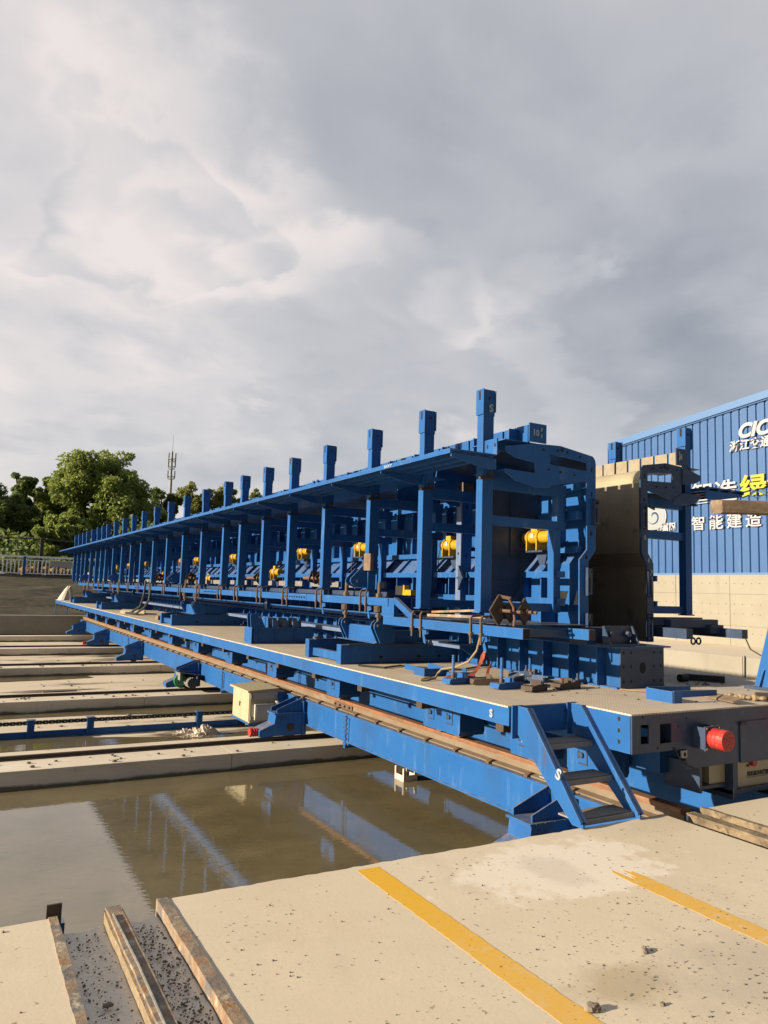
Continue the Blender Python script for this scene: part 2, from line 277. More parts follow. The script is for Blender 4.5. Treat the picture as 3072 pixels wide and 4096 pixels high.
    mp = N.new('ShaderNodeMapping'); mp.inputs['Rotation'].default_value = (0, 0, R(45)); mp.inputs['Scale'].default_value = (22, 22, 22); L.new(pos, mp.inputs[0])
    ck = N.new('ShaderNodeTexBrick'); ck.inputs['Scale'].default_value = 1.0; ck.inputs['Mortar Size'].default_value = 0.12; ck.inputs['Brick Width'].default_value = 1.0; ck.inputs['Row Height'].default_value = 0.6
    ck.inputs['Color1'].default_value = (1, 1, 1, 1); ck.inputs['Color2'].default_value = (0.75, 0.75, 0.75, 1); ck.inputs['Mortar'].default_value = (0.0, 0.0, 0.0, 1); L.new(mp.outputs[0], ck.inputs['Vector'])
    f = N.new('ShaderNodeMath'); f.operation = 'MULTIPLY'; f.inputs[1].default_value = 0.4; L.new(ck.outputs['Fac'], f.inputs[0])
    col = mixc(f.outputs[0], col, (0.14, 0.13, 0.125))
    L.new(col, bs.inputs['Base Color'])
    b = N.new('ShaderNodeBump'); b.inputs['Strength'].default_value = 0.5; b.inputs['Distance'].default_value = 0.004; b.invert = True; L.new(ck.outputs['Fac'], b.inputs['Height']); L.new(b.outputs[0], bs.inputs['Normal'])
    m_deck = m
    # shallow murky rain water
    m = bpy.data.materials.new('shallow_murky_water'); m.use_nodes = True; nt = m.node_tree; N = nt.nodes; L = nt.links
    bs = N['Principled BSDF']; bs.inputs['Roughness'].default_value = 0.02; bs.inputs['IOR'].default_value = 1.95
    g = N.new('ShaderNodeNewGeometry'); pos = g.outputs['Position']
    col = mixc(rng(noise(0.9, 6, 0.6), 0.35, 0.7), (0.128, 0.104, 0.054), (0.185, 0.15, 0.083))
    col = mixc(rng(noise(3.0, 8, 0.7, None, 3.0), 0.5, 0.75, 0, 0.7), col, (0.10, 0.086, 0.045))
    L.new(col, bs.inputs['Base Color'])
    b = N.new('ShaderNodeBump'); b.inputs['Strength'].default_value = 0.16; b.inputs['Distance'].default_value = 0.004
    L.new(op('ADD', noise(9, 3, 0.5, (1.0, 1.6, 1)), op('MULTIPLY', noise(26, 2, 0.5, (0.6, 1.4, 1)), 0.35)), b.inputs['Height']); L.new(b.outputs[0], bs.inputs['Normal'])
    m_water = m
    # pit floor: pale dry slab with damp stains
    m = bpy.data.materials.new('stained_pit_floor'); m.use_nodes = True; nt = m.node_tree; N = nt.nodes; L = nt.links
    bs = N['Principled BSDF']
    g = N.new('ShaderNodeNewGeometry'); pos = g.outputs['Position']
    damp = rng(noise(0.7, 8, 0.6, (0.35, 1.1, 1)), 0.53, 0.60)
    col = mixc(rng(noise(1.2, 6, 0.6, (0.4, 1, 1), 4.0), 0.3, 0.7), (0.64, 0.55, 0.42), (0.55, 0.465, 0.35))
    col = mixc(damp, col, (0.15, 0.115, 0.075))
    L.new(col, bs.inputs['Base Color']); L.new(rng(damp, 0.0, 1.0, 0.85, 0.25), bs.inputs['Roughness'])
    m_floor = m
special_mats()

# ------------------------------------------------------------------ mesh helpers
class MB:
    def __init__(s): s.v = []; s.f = []; s.m = []
    def add(s, vs, fs, m=0):
        o = len(s.v); s.v += [tuple(v) for v in vs]
        for f in fs: s.f.append(tuple(i+o for i in f)); s.m.append(m)
        return s
    def box(s, x0, x1, y0, y1, z0, z1, m=0):
        if x1 < x0: x0, x1 = x1, x0
        return s.add([(x0,y0,z0),(x1,y0,z0),(x1,y1,z0),(x0,y1,z0),(x0,y0,z1),(x1,y0,z1),(x1,y1,z1),(x0,y1,z1)],
              [(0,3,2,1),(4,5,6,7),(0,1,5,4),(1,2,6,5),(2,3,7,6),(3,0,4,7)], m)
    def prism(s, poly, axis, a, b, m=0):
        """poly of 2-D points extruded along axis: 'x'->(y,z), 'y'->(x,z), 'z'->(x,y)"""
        n = len(poly)
        def P(p, t): return {'x': (t, p[0], p[1]), 'y': (p[0], t, p[1]), 'z': (p[0], p[1], t)}[axis]
        area = sum(poly[i][0]*poly[(i+1) % n][1]-poly[(i+1) % n][0]*poly[i][1] for i in range(n))
        if (area < 0) ^ (axis == 'y'): poly = poly[::-1]
        if a > b: a, b = b, a
        vs = [P(p, a) for p in poly]+[P(p, b) for p in poly]
        fs = [tuple(range(n))[::-1], tuple(range(n, 2*n))]+[(i, (i+1) % n, n+(i+1) % n, n+i) for i in range(n)]
        return s.add(vs, fs, m)
    def cyl(s, p0, p1, r, n=10, m=0, r1=None, caps=True):
        p0 = Vector(p0); p1 = Vector(p1); d = (p1-p0).normalized(); a = d.orthogonal().normalized(); b = d.cross(a)
        r1 = r if r1 is None else r1
        vs = [p0+(a*math.cos(t)+b*math.sin(t))*r for t in [2*math.pi*i/n for i in range(n)]]+[p1+(a*math.cos(t)+b*math.sin(t))*r1 for t in [2*math.pi*i/n for i in range(n)]]
        fs = [(i, (i+1) % n, n+(i+1) % n, n+i) for i in range(n)]
        if caps: fs += [tuple(range(n))[::-1], tuple(range(n, 2*n))]
        return s.add(vs, fs, m)
    def tube(s, pts, r, n=8, m=0):
        for i in range(len(pts)-1): s.cyl(pts[i], pts[i+1], r, n, m)
        for p in pts[1:-1]: s.ball(p, r*1.0, m)
        return s
    def ball(s, c, r, m=0, n=6):
        vs = []; fs = []; c = Vector(c)
        rr = r if isinstance(r, tuple) else (r, r, r)
        for i in range(1, n):
            for j in range(n+2):
                t = math.pi*i/n; p = 2*math.pi*j/(n+2); vs.append((c.x+rr[0]*math.sin(t)*math.cos(p), c.y+rr[1]*math.sin(t)*math.sin(p), c.z+rr[2]*math.cos(t)))
        k = n+2; vs += [(c.x, c.y, c.z+rr[2]), (c.x, c.y, c.z-rr[2])]; T = len(vs)-2
        for i in range(n-2):
            for j in range(k): fs.append((i*k+j, (i+1)*k+j, (i+1)*k+(j+1) % k, i*k+(j+1) % k))
        for j in range(k): fs.append((T, j, (j+1) % k)); fs.append((T+1, (n-2)*k+(j+1) % k, (n-2)*k+j))
        return s.add(vs, fs, m)
    def obox(s, c, ax, ay, az, m=0):
        """box about c with half-extent vectors"""
        c = Vector(c); ax = Vector(ax); ay = Vector(ay); az = Vector(az)
        vs = [c+i*ax+j*ay+k*az for k in (-1, 1) for j, i in ((-1, -1), (-1, 1), (1, 1), (1, -1))]
        return s.add(vs, [(0,3,2,1),(4,5,6,7),(0,1,5,4),(1,2,6,5),(2,3,7,6),(3,0,4,7)], m)
    def bar(s, p0, p1, w, h, m=0, upv=(0,0,1)):
        p0 = Vector(p0); p1 = Vector(p1); d = (p1-p0); L_ = d.length/2; d.normalize(); sd = d.cross(Vector(upv)).normalized(); u = sd.cross(d)
        return s.obox((p0+p1)/2, d*L_, sd*w/2, u*h/2, m)
    def hole_y(s, x, y, z, rx, rz, m=1):      # thin disc on a -y face
        return s.prism([(x+rx*math.cos(t), z+rz*math.sin(t)) for t in [2*math.pi*i/10 for i in range(10)]], 'y', y-0.003, y+0.002, m)
    def hole_x(s, x, y, z, ry, rz, m=1):      # same on a face turned to -x
        return s.prism([(y+ry*math.cos(t), z+rz*math.sin(t)) for t in [2*math.pi*i/10 for i in range(10)]], 'x', x-0.003, x+0.002, m)
    def build(s, name, mats, parent=None, smooth=False):
        me = bpy.data.meshes.new(name)
        off = parent['_o'] if parent is not None else (0, 0, 0)
        vs = s.v if not any(off) else [(a-off[0], b-off[1], c-off[2]) for a, b, c in s.v]
        me.from_pydata(vs, [], s.f)
        mats = mats if isinstance(mats, (list, tuple)) else [mats]
        for m in mats: me.materials.append(m)
        if max(s.m, default=0): me.polygons.foreach_set('material_index', s.m)
        if smooth: me.polygons.foreach_set('use_smooth', [True]*len(me.polygons))
        me.update(); o = bpy.data.objects.new(name, me); COL.objects.link(o)
        if parent is not None: o.parent = parent
        o['_o'] = list(off)
        if parent is None: recentre(o)
        return o
def recentre(o):
    me = o.data
    if not me.vertices: return
    a = np.empty(len(me.vertices)*3); me.vertices.foreach_get('co', a); a = a.reshape(-1, 3)
    c = (a.min(0)+a.max(0))/2; c[2] = a[:, 2].min(); a -= c; me.vertices.foreach_set('co', a.ravel()); me.update()
    o.location = c; o['_o'] = [float(x) for x in c]
def tag(o, label=None, cat=None, group=None, kind=None):
    if label: o['label'] = label
    if cat: o['category'] = cat
    if group: o['group'] = group
    if kind: o['kind'] = kind
    return o
def thing(name, loc, label, cat, group=None):
    o = bpy.data.objects.new(name, None); COL.objects.link(o); o.location = loc; o.empty_display_size = 0.2; o['_o'] = list(loc)
    return tag(o, label, cat, group)
def dup_children(src, dst):
    for ch in list(src.children):
        c = ch.copy(); COL.objects.link(c); c.parent = dst; dup_children(ch, c)
def dup(o, delta, parent=None):
    """copy of an object and everything under it, moved by delta"""
    c = o.copy(); COL.objects.link(c); c.parent = parent if parent is not None else o.parent
    c.location = Vector(o.location)+Vector(delta); dup_children(o, c); return c
def rep(o, y0, ys, dx=0, dz=0):
    for y in ys: dup(o, (dx, float(y)-y0, dz))
def text(body, size, origin, right, upv, m, name, parent=None, shear=0.0, offset=0.0, extrude=0.004, xscale=1.0):
    cu = bpy.data.curves.new(name, 'FONT'); cu.body = body; cu.size = size; cu.shear = shear; cu.offset = offset; cu.extrude = extrude
    to = bpy.data.objects.new(name, cu); COL.objects.link(to)
    dg = bpy.context.evaluated_depsgraph_get(); me = bpy.data.meshes.new_from_object(to.evaluated_get(dg))
    COL.objects.unlink(to); bpy.data.objects.remove(to); me.materials.clear(); me.materials.append(m)
    r = Vector(right).normalized(); u = Vector(upv).normalized(); n = r.cross(u); o = Vector(origin)
    off = Vector(parent['_o']) if parent is not None else Vector((0, 0, 0))
    a = np.empty(len(me.vertices)*3); me.vertices.foreach_get('co', a); a = a.reshape(-1, 3)
    b = a[:, :1]*xscale*np.array(r)+a[:, 1:2]*np.array(u)+a[:, 2:]*np.array(n)+np.array(o-off)
    me.vertices.foreach_set('co', b.ravel()); me.update(); me.name = name
    ob = bpy.data.objects.new(name, me); COL.objects.link(ob)
    if parent is not None: ob.parent = parent
    ob['_o'] = list(off)
    return ob
rnd = random.Random(7)

# ================================================================== THE SETTING
def setting():
    # --- near quay slab: three decks with two rail slots between, its pit edge slightly chipped
    def slab(mb, x0, x1, y0, y1, z0, z1):
        n = max(2, int((x1-x0)/0.05)) if (x1-x0) < 8 else 60
        top = [(x1, y0), (x0, y0)]
        edge = [(x0+(x1-x0)*i/n, y1+rnd.uniform(-0.010, 0.006)) for i in range(n+1)]
        mb.prism([(x0, y0), (x1, y0)]+edge[::-1], 'z', z0, z1)
    g = MB()
    slab(g, -14, 0.52, -6, 4.15, -1.3, 0); slab(g, 1.075, 4.84, -6, 4.15, -1.3, 0); slab(g, 5.29, 20, -6, 4.13, -1.3, 0)
    slab(g, 0.5, 1.1, -6, 4.13, -1.35, -0.085); slab(g, 4.82, 5.30, -6, 4.10, -1.35, -0.14)
    tag(g.build('quay', m_ground), kind='structure')
    f = MB().box(-40, 20, 4.0, 38.2, -1.6, -1.0)
    tag(f.build('pit_floor', m_floor), kind='structure')
    # --- rain water: the whole first bay, and a ragged pool in the second
    w = MB().box(-30, 19.9, 4.05, 10.72, -0.99, -0.985)
    tag(w.build('water', m_water), kind='structure')
    back = [(x, 13.75+0.35*math.sin(x*0.9+1)+rnd.uniform(-0.12, 0.12)+(0.4 if x < 2 else 0)) for x in np.arange(-30, 12, 0.35)]
    w = MB().prism([(-30, 11.9), (12, 11.9)]+back[::-1], 'z', -0.991, -0.986)
    tag(w.build('water', m_water), kind='structure')
    pud = [(0.0, 22.1), (1.2, 21.9), (2.3, 22.0), (3.4, 22.25), (3.3, 22.75), (1.6, 22.8), (-2, 22.8), (-6, 22.8), (-6, 22.2)]
    tag(MB().prism(pud, 'z', -0.992, -0.988).build('water', m_water), kind='structure')
    pud = [(-5, 15.9), (1.0, 16.15), (2.6, 16.1), (4.2, 15.7), (7, 15.8), (7, 16.6), (-5, 16.6)]
    tag(MB().prism(pud, 'z', -0.992, -0.988).build('water', m_water), kind='structure')
    # --- far end wall of the pit, bank of bare soil, plateau
    wl = MB()
    for i, x in enumerate(np.arange(-40, 20, 3.0)): wl.box(x, x+2.985, 38.0+0.004*(i % 2), 38.5, -1.2, 0.0)
    wl.box(-40, 20, 38.02, 38.6, -1.3, -0.004)
    t = wl.build('pit_end_wall', m_wallc); tag(t, 'long low concrete wall closing the far end of the pit under the soil bank', 'wall')
    n = 60; vs = []; fs = []
    ys = [38.5, 39.2, 40, 41, 42, 43, 44, 45, 46, 60, 100, 300, 900]
    for j, y in enumerate(ys):
        for i in range(n+1):
            x = -60+i*(130/n) if j < 10 else (-60+i*(130/n))*(1+(j-9)*2.2)
            z = 1.86*min(1, max(0, (y-38.6)/6.3)); z = z-0.005 if y < 38.6 else z+(rnd.uniform(-0.09, 0.09) if 39 <= y < 45 else 0)
            if y > 46: z = 2.0
            vs.append((x, y, z))
    for j in range(len(ys)-1):
        for i in range(n): a = j*(n+1)+i; fs.append((a, a+1, a+n+2, a+n+1))
    b = MB().add(vs, fs); tag(b.build('soil_bank', m_soil), kind='structure')
    tag(MB().box(-1500, 1500, -600, 1500, -3.2, -3.0).build('ground', m_soil), kind='structure')
    # --- right-hand apron and pit wall
    a = MB().box(20.0, 60, -30, 38.4, -1.3, 0.0)
    tag(a.build('apron', m_ground), kind='structure')
    e = MB()
    for i, y in enumerate(np.arange(4, 38, 3.4)): e.box(19.93-0.004*(i % 2), 20.0, y, y+3.385, -1.2, 0.02)
    tag(e.build('pit_side_wall', m_wallc), 'sunlit low concrete wall along the right side of the pit', 'wall')
    # --- yellow lines on the quay
    ys = np.arange(-2, 4.12, 0.03)
    l = MB().prism([(2.305+.002*y+rnd.uniform(-.0035, .0035), y) for y in ys]+[(2.153+.003*y+rnd.uniform(-.0035, .0035), y) for y in ys[::-1]], 'z', 0.0008, 0.0016)
    tag(l.build('yellow_line', m_line), kind='structure')
    jag = [(3.685-0.15*i/12, 3.42+rnd.uniform(-0.16, 0.06)) for i in range(13)]; ys = np.arange(-2, 3.25, .03)
    l = MB().prism([(3.655+.009*y+rnd.uniform(-.004, .004), y) for y in ys]+jag+[(3.505+.009*y+rnd.uniform(-.004, .004), y) for y in ys[::-1]], 'z', 0.0008, 0.0016)
    tag(l.build('yellow_line', m_line), kind='structure')
    # --- cement dust filling the slots: lumpy fillets beside the rails
    s = MB()
    def lumpy(x0, x1, y0, y1, z0, amp, n=90, kx=6):
        vs = []; fs = []
        for j in range(n+1):
            for i in range(kx+1):
                t = i/kx; vs.append((x0+(x1-x0)*t, y0+(y1-y0)*j/n, z0+amp*(0.35*math.cos(t*math.pi*2)+0.4+rnd.uniform(-0.22, 0.22))))
        for j in range(n):
            for i in range(kx): a = j*(kx+1)+i; fs.append((a, a+1, a+kx+2, a+kx+1))
        s.add(vs, fs)
    lumpy(0.55, 0.775, -2, 4.12, -0.08, 0.022); lumpy(0.84, 1.03, -2, 4.12, -0.08, 0.022)
    lumpy(4.86, 5.06, -2, 4.08, -0.135, 0.06); lumpy(5.14, 5.28, -2, 4.08, -0.14, 0.07)
    tag(s.build('cement_debris', m_slurry), kind='stuff', label='rough dried cement and grit filling the rail slots of the quay', cat='debris')
    # --- crumbs scattered on the quay
    c = MB()
    def crumb(x, y, z, r):
        a = [rnd.uniform(0, 6.28) for _ in range(3)]
        pts = [Vector((math.cos(t)*r*rnd.uniform(.6, 1.2), math.sin(t)*r*rnd.uniform(.6, 1.2), 0)) for t in (0, 1.4, 2.7, 4.2, 5.3)]
        vs = [(x+p.x, y+p.y, z) for p in pts]+[(x+p.x*.6, y+p.y*.6, z+r*rnd.uniform(.5, 1.0)) for p in pts]
        c.add(vs, [(0,1,6,5),(1,2,7,6),(2,3,8,7),(3,4,9,8),(4,0,5,9),(5,6,7,8,9)])
    for _ in range(1000):
        x = rnd.uniform(1.15, 4.75); y = rnd.uniform(1.7, 4.0)
        if rnd.random() < 0.45: x = rnd.gauss(3.1, 0.55); y = rnd.gauss(2.3, 0.45)
        if 1.13 < x < 4.8: crumb(x, y, 0.001, rnd.choice((0.002, 0.002, 0.0025, 0.003, 0.0035, 0.0045, 0.006)))
    for _ in range(60): crumb(rnd.uniform(-0.5, 0.45), rnd.uniform(2.5, 4.1), 0.001, rnd.choice((0.003, 0.005, 0.008)))
    for _ in range(1300):
        if rnd.random() < .75: x = rnd.gauss(0.93, 0.05)
        else: x = rnd.uniform(0.57, 0.75)
        if 0.56 < x < 0.76 or 0.85 < x < 1.02: crumb(x, rnd.uniform(2.4, 4.05), -0.066, rnd.choice((0.003, 0.003, 0.004, 0.005, 0.007)))
    for _ in range(160): crumb(rnd.choice((rnd.uniform(4.88, 5.05), rnd.uniform(5.15, 5.27))), rnd.uniform(3.0, 4.05), -0.10, rnd.choice((0.004, 0.006, 0.010)))
    for _ in range(80): crumb(rnd.uniform(5.4, 6.4), rnd.uniform(3.0, 3.9), 0.001, rnd.choice((0.003, 0.006)))
    tag(c.build('concrete_crumbs', m_stone), kind='stuff', label='dark crumbs of cement scattered over the quay', cat='debris')
    for x, y, r, lb in ((2.32, 2.36, 0.034, 'dark rough lump of cement lying at the edge of the long yellow line'), (2.93, 2.62, 0.022, 'small grey lump on the quay beyond the biggest lump'),
                        (2.62, 2.26, 0.014, 'tiny stone near the front edge of the brown stain'), (0.655, 3.35, 0.016, 'dark pebble lying in the left rail slot')):
        k = MB(); z = 0 if x > 1.1 else -0.066
        for q in range(4): k.ball((x+rnd.uniform(-.7, .7)*r, y+rnd.uniform(-.5, .5)*r, z+r*0.45), (r*rnd.uniform(.5, .9), r*rnd.uniform(.4, .7), r*0.55), n=5)
        for i, v in enumerate(k.v): k.v[i] = (v[0]+rnd.uniform(-.12, .12)*r, v[1]+rnd.uniform(-.12, .12)*r, v[2]+rnd.uniform(-.1, .1)*r)
        tag(k.build('stone', m_pebble), lb, 'stone')
    # --- rail and edge angles of the near-left slot
    def wob(mb, x0, x1, y0, y1, z0, z1, amp, n=70):
        poly0 = [(x0+rnd.uniform(-amp, amp), y0+(y1-y0)*i/n) for i in range(n+1)]; poly1 = [(x1+rnd.uniform(-amp, amp), y0+(y1-y0)*i/n) for i in range(n+1)]
        mb.prism(poly1+poly0[::-1], 'z', z0, z1)
    a = MB(); wob(a, 0.502, 0.545, -3, 4.16, -0.10, 0.005, 0.0025, 90)
    tag(a.build('edge_angle', m_edge), 'rusty steel edge angle on the left lip of the left slot', 'edge angle', 'rusty edge angles along the rail slots')
    a = MB(); wob(a, 1.024, 1.080, -3, 4.16, -0.11, 0.006, 0.0025, 90)
    tag(a.build('edge_angle', m_edge), 'broad rusty steel edge angle on the right lip of the left slot', 'edge angle', 'rusty edge angles along the rail slots')
    a = MB(); wob(a, 5.27, 5.31, -3, 4.15, -0.14, 0.005, 0.006)
    tag(a.build('edge_angle', m_slotrust), 'rusty steel edge angle beside the right rail, under the deck end', 'edge angle', 'rusty edge angles along the rail slots')
    t = MB(); wob(t, 0.762, 0.852, -3, 4.16, -0.12, -0.012, 0.004)
    rl = t.build('track_rail', m_crust)
    tag(rl, 'cement crusted steel rail sunk in the left slot of the quay', 'rail')
    h = MB(); wob(h, 0.772, 0.842, -3, 4.168, -0.0119, 0.004, 0.003); o = h.build('rail_head', m_edge, rl)
    h = MB().tube([(0.80, -2, 0.008), (0.795, 2.9, 0.009), (0.80, 3.5, 0.008), (0.79, 4.05, 0.010)], 0.007); h.build('weld_bead', m_dusty, rl)
    # rail head of the right slot: continues the line of the carriage rail
    t = MB(); wob(t, 5.075, 5.165, -3, 4.13, -0.03, -0.012, 0.006); wob(t, 5.10, 5.14, -3, 4.13, -0.12, -0.018, 0.002); wob(t, 5.04, 5.20, -3, 4.12, -0.14, -0.11, 0.003)
    tag(t.build('track_rail', m_slotrust), 'cement caked rail in the right slot, in line with the carriage rail', 'rail')
    # dark stop plate at the pit edge
    p = thing('stop_plate', (0.53, 4.2, 0), 'dark stop plate on a blue bracket at the pit edge by the left slot', 'plate')
    MB().box(0.495, 0.565, 4.175, 4.187, -0.06, 0.055).build('plate', m_dkrust, p); MB().box(0.545, 0.585, 4.188, 4.25, -0.30, -0.045).build('bracket', m_blue, p)
setting()

def plinths():
    fronts = [4.55, 10.72, 16.62, 22.85, 29.15, 35.45]
    nm = ['hidden under the quay edge', 'nearest visible, with its front face above the water', 'second from the quay, behind the chain track', 'third from the quay', 'fourth from the quay', 'farthest one, at the pit end wall']
    for y, s in zip(fronts, nm):
        if y < 5: continue
        t = thing('track_plinth', (0, y, -1.0), 'long concrete track plinth across the pit, '+s, 'plinth', 'concrete track plinths across the pit')
        m = MB(); seg = 5.8
        for i, x in enumerate(np.arange(-37, 19, seg)): m.box(x, min(x+seg-0.012, 19.8), y+0.003*(i % 2), y+1.18, -1.3, -0.755)
        m.box(-37, 19.8, y+0.02, y+1.16, -1.3, -0.762)
        m.build('plinth_block', m_conc, t)
        r = MB().box(-37, 19.8, y+0.63, y+0.685, -0.752, -0.70).box(-37, 19.8, y+0.60, y+0.715, -0.7545, -0.742)
        r.build('rail', m_dkrust, t)
plinths()

def pit_scraps():
    d = MB()
    for k in range(120):
        y0 = rnd.choice((10.75, 16.65, 22.9)); x = rnd.uniform(-3, 4.6); r = rnd.uniform(.008, .03)
        d.ball((x, y0+rnd.uniform(.05, .5), -.752+r*.4), (r*1.3, r, r*.6), 0, 4)
    for k in range(120):
        y = rnd.choice((rnd.uniform(18, 22), rnd.uniform(14.3, 16), rnd.uniform(24.2, 28.5))); r = rnd.uniform(.01, .045); d.ball((rnd.uniform(-4, 4.6), y, -.995+r*.3), (r*1.4, r, r*.5), 0, 4)
    tag(d.build('pit_scraps', m_pebble), kind='stuff', label='small stones and scraps lying on the pit strips and floor', cat='debris')
    for x, y, z, dx, dy, lb, m in ((1.9, 19.6, -.985, .75, .12, 'short brown timber offcut lying on the dry pit floor of the third bay', m_wood), (-.2, 20.8, -.985, .5, -.5, 'rusty bar lying on the dry pit floor near the left edge', m_rust)):
        tag(MB().bar((x, y, z), (x+dx, y+dy, z), .07, .03).build('offcut', m), lb, 'offcut')
pit_scraps()

def shed():
    X = 25.0; ya, yb, apex = -6.0, 24.3, 9.0; z0 = 2.6
    def roof(y): return 8.97-(y-16.6)*0.0985 if y > apex else 8.97-(apex-16.6)*0.0985-(apex-y)*0.0985
    t = thing('shed', (X, 12, 0), 'large blue corrugated steel shed with white lettering and a sloping gable', 'shed')
    # corrugated gable sheet
    P = 0.345; pts = []
    y = ya
    while y < yb:
        pts += [(y, 0.0), (y+P*0.70, 0.0), (y+P*0.74, 0.06), (y+P*0.90, 0.06), (y+P*0.96, 0.0)]; y += P
    vs = []; fs = []
    for yy, d in pts: vs += [(X+d, yy, z0), (X+d, yy, roof(min(yy, yb)))]
    for i in range(len(pts)-1): fs.append((2*i, 2*i+1, 2*i+3, 2*i+2))
    MB().add(vs, fs).build('cladding', m_clad, t)
    # body behind the gable
    MB().prism([(ya, z0), (yb, z0), (yb, roof(yb)-0.02), (apex, roof(apex)-0.02), (ya, roof(ya)-0.02)], 'x', X+0.10, X+30).build('wall', m_clad, t)
    tr = MB()
    for a, b in ((ya, apex), (apex, yb)):
        za, zb = roof(a), roof(b)
        tr.prism([(a, za-0.02), (b, zb-0.02), (b, zb+0.26), (a, za+0.26)], 'x', X-0.10, X+30.2)
    tr.build('roof', m_trim, t)
    fl = MB()
    for a, b in ((ya, apex), (apex, yb)):
        fl.prism([(a, roof(a)-0.085), (b, roof(b)-0.085), (b, roof(b)-0.045), (a, roof(a)-0.045)], 'x', X-0.06, X-0.02)
    fl.build('gutter_trim', m_clad, t)
    MB().box(X-0.06, X+0.05, ya, yb, z0-0.02, z0+0.05).build('base_flashing', m_trim, t)
    xr = X-0.05; rv = (0, -1, 0); uv = (0, 0, 1)
    text('CICO', 0.72, (xr, 17.80, 7.66), rv, uv, m_white, 'lettering', t, shear=0.25, offset=0.03, extrude=0.03, xscale=1.05)
    text('浙江交通集团', 0.42, (xr, 18.16, 7.22), rv, uv, m_white, 'lettering', t, shear=0.15, offset=0.012, extrude=0.02)
    text('智造', 0.86, (xr, 19.86, 5.42), rv, uv, m_white, 'lettering', t, offset=0.012, extrude=0.03, xscale=1.18)
    text('绿色', 0.90, (xr, 17.74, 5.46), rv, uv, m_ytext, 'lettering', t, offset=0.022, extrude=0.03, xscale=1.2)
    yy = 19.88
    for ch in '智能建造': 
        text(ch, 0.58, (xr, yy, 4.36), rv, uv, m_white, 'lettering', t, offset=0.009, extrude=0.03, xscale=1.12); yy -= 0.78
    text('富阳', 0.34, (xr, 21.31, 4.40), rv, uv, m_white, 'lettering', t, offset=0.012, extrude=0.02)
    text('杭州', 0.20, (xr, 21.80, 4.33), rv, uv, m_white, 'lettering', t, offset=0.012, extrude=0.02, xscale=1.4)
    # round swirl emblem: white rim, pale disc, navy and white spiral strokes
    cy, cz = 21.72, 4.98
    e = MB()
    def disc(x0, x1, ry, rz, m): e.prism([(cy+ry*math.cos(a), cz+rz*math.sin(a)) for a in [2*math.pi*i/40 for i in range(40)]], 'x', x0, x1, m)
    disc(xr-0.02, xr+0.02, 0.63, 0.60, 0); disc(xr-0.03, xr-0.021, 0.57, 0.545, 1)
    def stroke(f, w, m, x):
        n = 40
        L_, R_ = [], []
        for i in range(n+1):
            t_ = i/n; a, r_ = f(t_); ww = w*math.sin(math.pi*min(1, 0.12+t_*0.88))
            L_.append((cy-(r_+ww)*math.cos(a), cz+(r_+ww)*math.sin(a))); R_.append((cy-(r_-ww)*math.cos(a), cz+(r_-ww)*math.sin(a)))
        for i in range(n): e.prism([L_[i], L_[i+1], R_[i+1], R_[i]], 'x', x, x+0.006, m)
    stroke(lambda t_: (R(165-335*t_*0.95), 0.10+0.24*t_), 0.045, 2, xr-0.038)
    stroke(lambda t_: (R(150-330*t_), 0.18+0.24*t_), 0.02, 0, xr-0.037)
    e.build('emblem', [m_white, m_logo, m_navy], t)
shed()
def shed_wall():
    X = 25.0
    w = MB()
    for i, y in enumerate(np.arange(-6, 24.3, 2.42)):
        for k, (za, zb) in enumerate(((-0.3, 0.70), (0.71, 1.86), (1.87, 2.56))): w.box(X-0.12-0.003*((i+k) % 2), X+0.2, y, min(y+2.405, 24.3), za, zb)
    w.box(X-0.10, X+0.2, -6, 24.3, -0.3, 2.575)
    t = w.build('concrete_wall', m_wallc); tag(t, 'cream concrete base wall with formwork tie holes under the blue shed', 'wall')
    h = MB()
    for y in np.arange(-5.8, 24.2, 0.345):
        for z in (0.45, 1.14, 1.5, 2.25): h.hole_x(X-0.123, y+rnd.uniform(-.02, .02), z+rnd.uniform(-.015, .015), 0.022, 0.022, 0)
    h.build('tie_holes', m_stone, t)
    p = MB().tube([(19.95, 14.2, 0.75), (20.02, 14.0, 0.25), (20.05, 13.55, 0.03)], 0.02).tube([(19.9, 14.1, 0.06), (19.9, 14.12, -0.9)], 0.018)
    tag(p.build('bent_rod', m_darkpost), 'dark bent rod and hose hanging over the pit side wall', 'rod')
shed_wall()

def fence():
    t = thing('fence', (0, 45, 1.85), 'white railing fence with blue posts along the top of the soil bank', 'fence')
    for z0, z1 in ((2.80, 2.90), (2.63, 2.68), (1.93, 1.98)): MB().box(-30, 40, 44.97, 45.03, z0, z1).build('rail', m_galv, t)
    b = MB()
    for x in np.arange(-30, 40, 0.19): b.box(x, x+0.055, 44.98, 45.02, 1.98, 2.63)
    o = b.build('balusters', m_galv, t); o['kind'] = 'stuff'
    for x in np.arange(-28.15, 40, 3.55*1.25): MB().box(x, x+0.13, 44.93, 45.07, 1.75, 2.86).build('post', m_blue, t)
    s = thing('notice_board', (4.8, 44.9, 2.3), 'pale rectangular board hung on the white railing by a blue post', 'board')
    MB().box(4.25, 5.35, 44.90, 44.94, 2.33, 2.66).build('board', m_beige2, s); MB().box(4.3, 5.3, 44.94, 44.98, 2.45, 2.5).build('strut', m_galv, s)
    c = thing('cable_post', (3.85, 46.2, 1.9), 'dark post carrying a sagging cable behind the railing', 'post')
    MB().box(3.78, 3.96, 46.1, 46.25, 1.8, 3.98).build('post', m_darkpost, c)
    MB().tube([(-12, 46.2, 4.25), (-6, 46.2, 4.0), (-1, 46.2, 3.9), (3.87, 46.2, 3.88), (8, 46.2, 3.74), (14, 46.2, 3.62), (24, 46.2, 3.7)], 0.035).build('cable', m_darkpost, c)
fence()

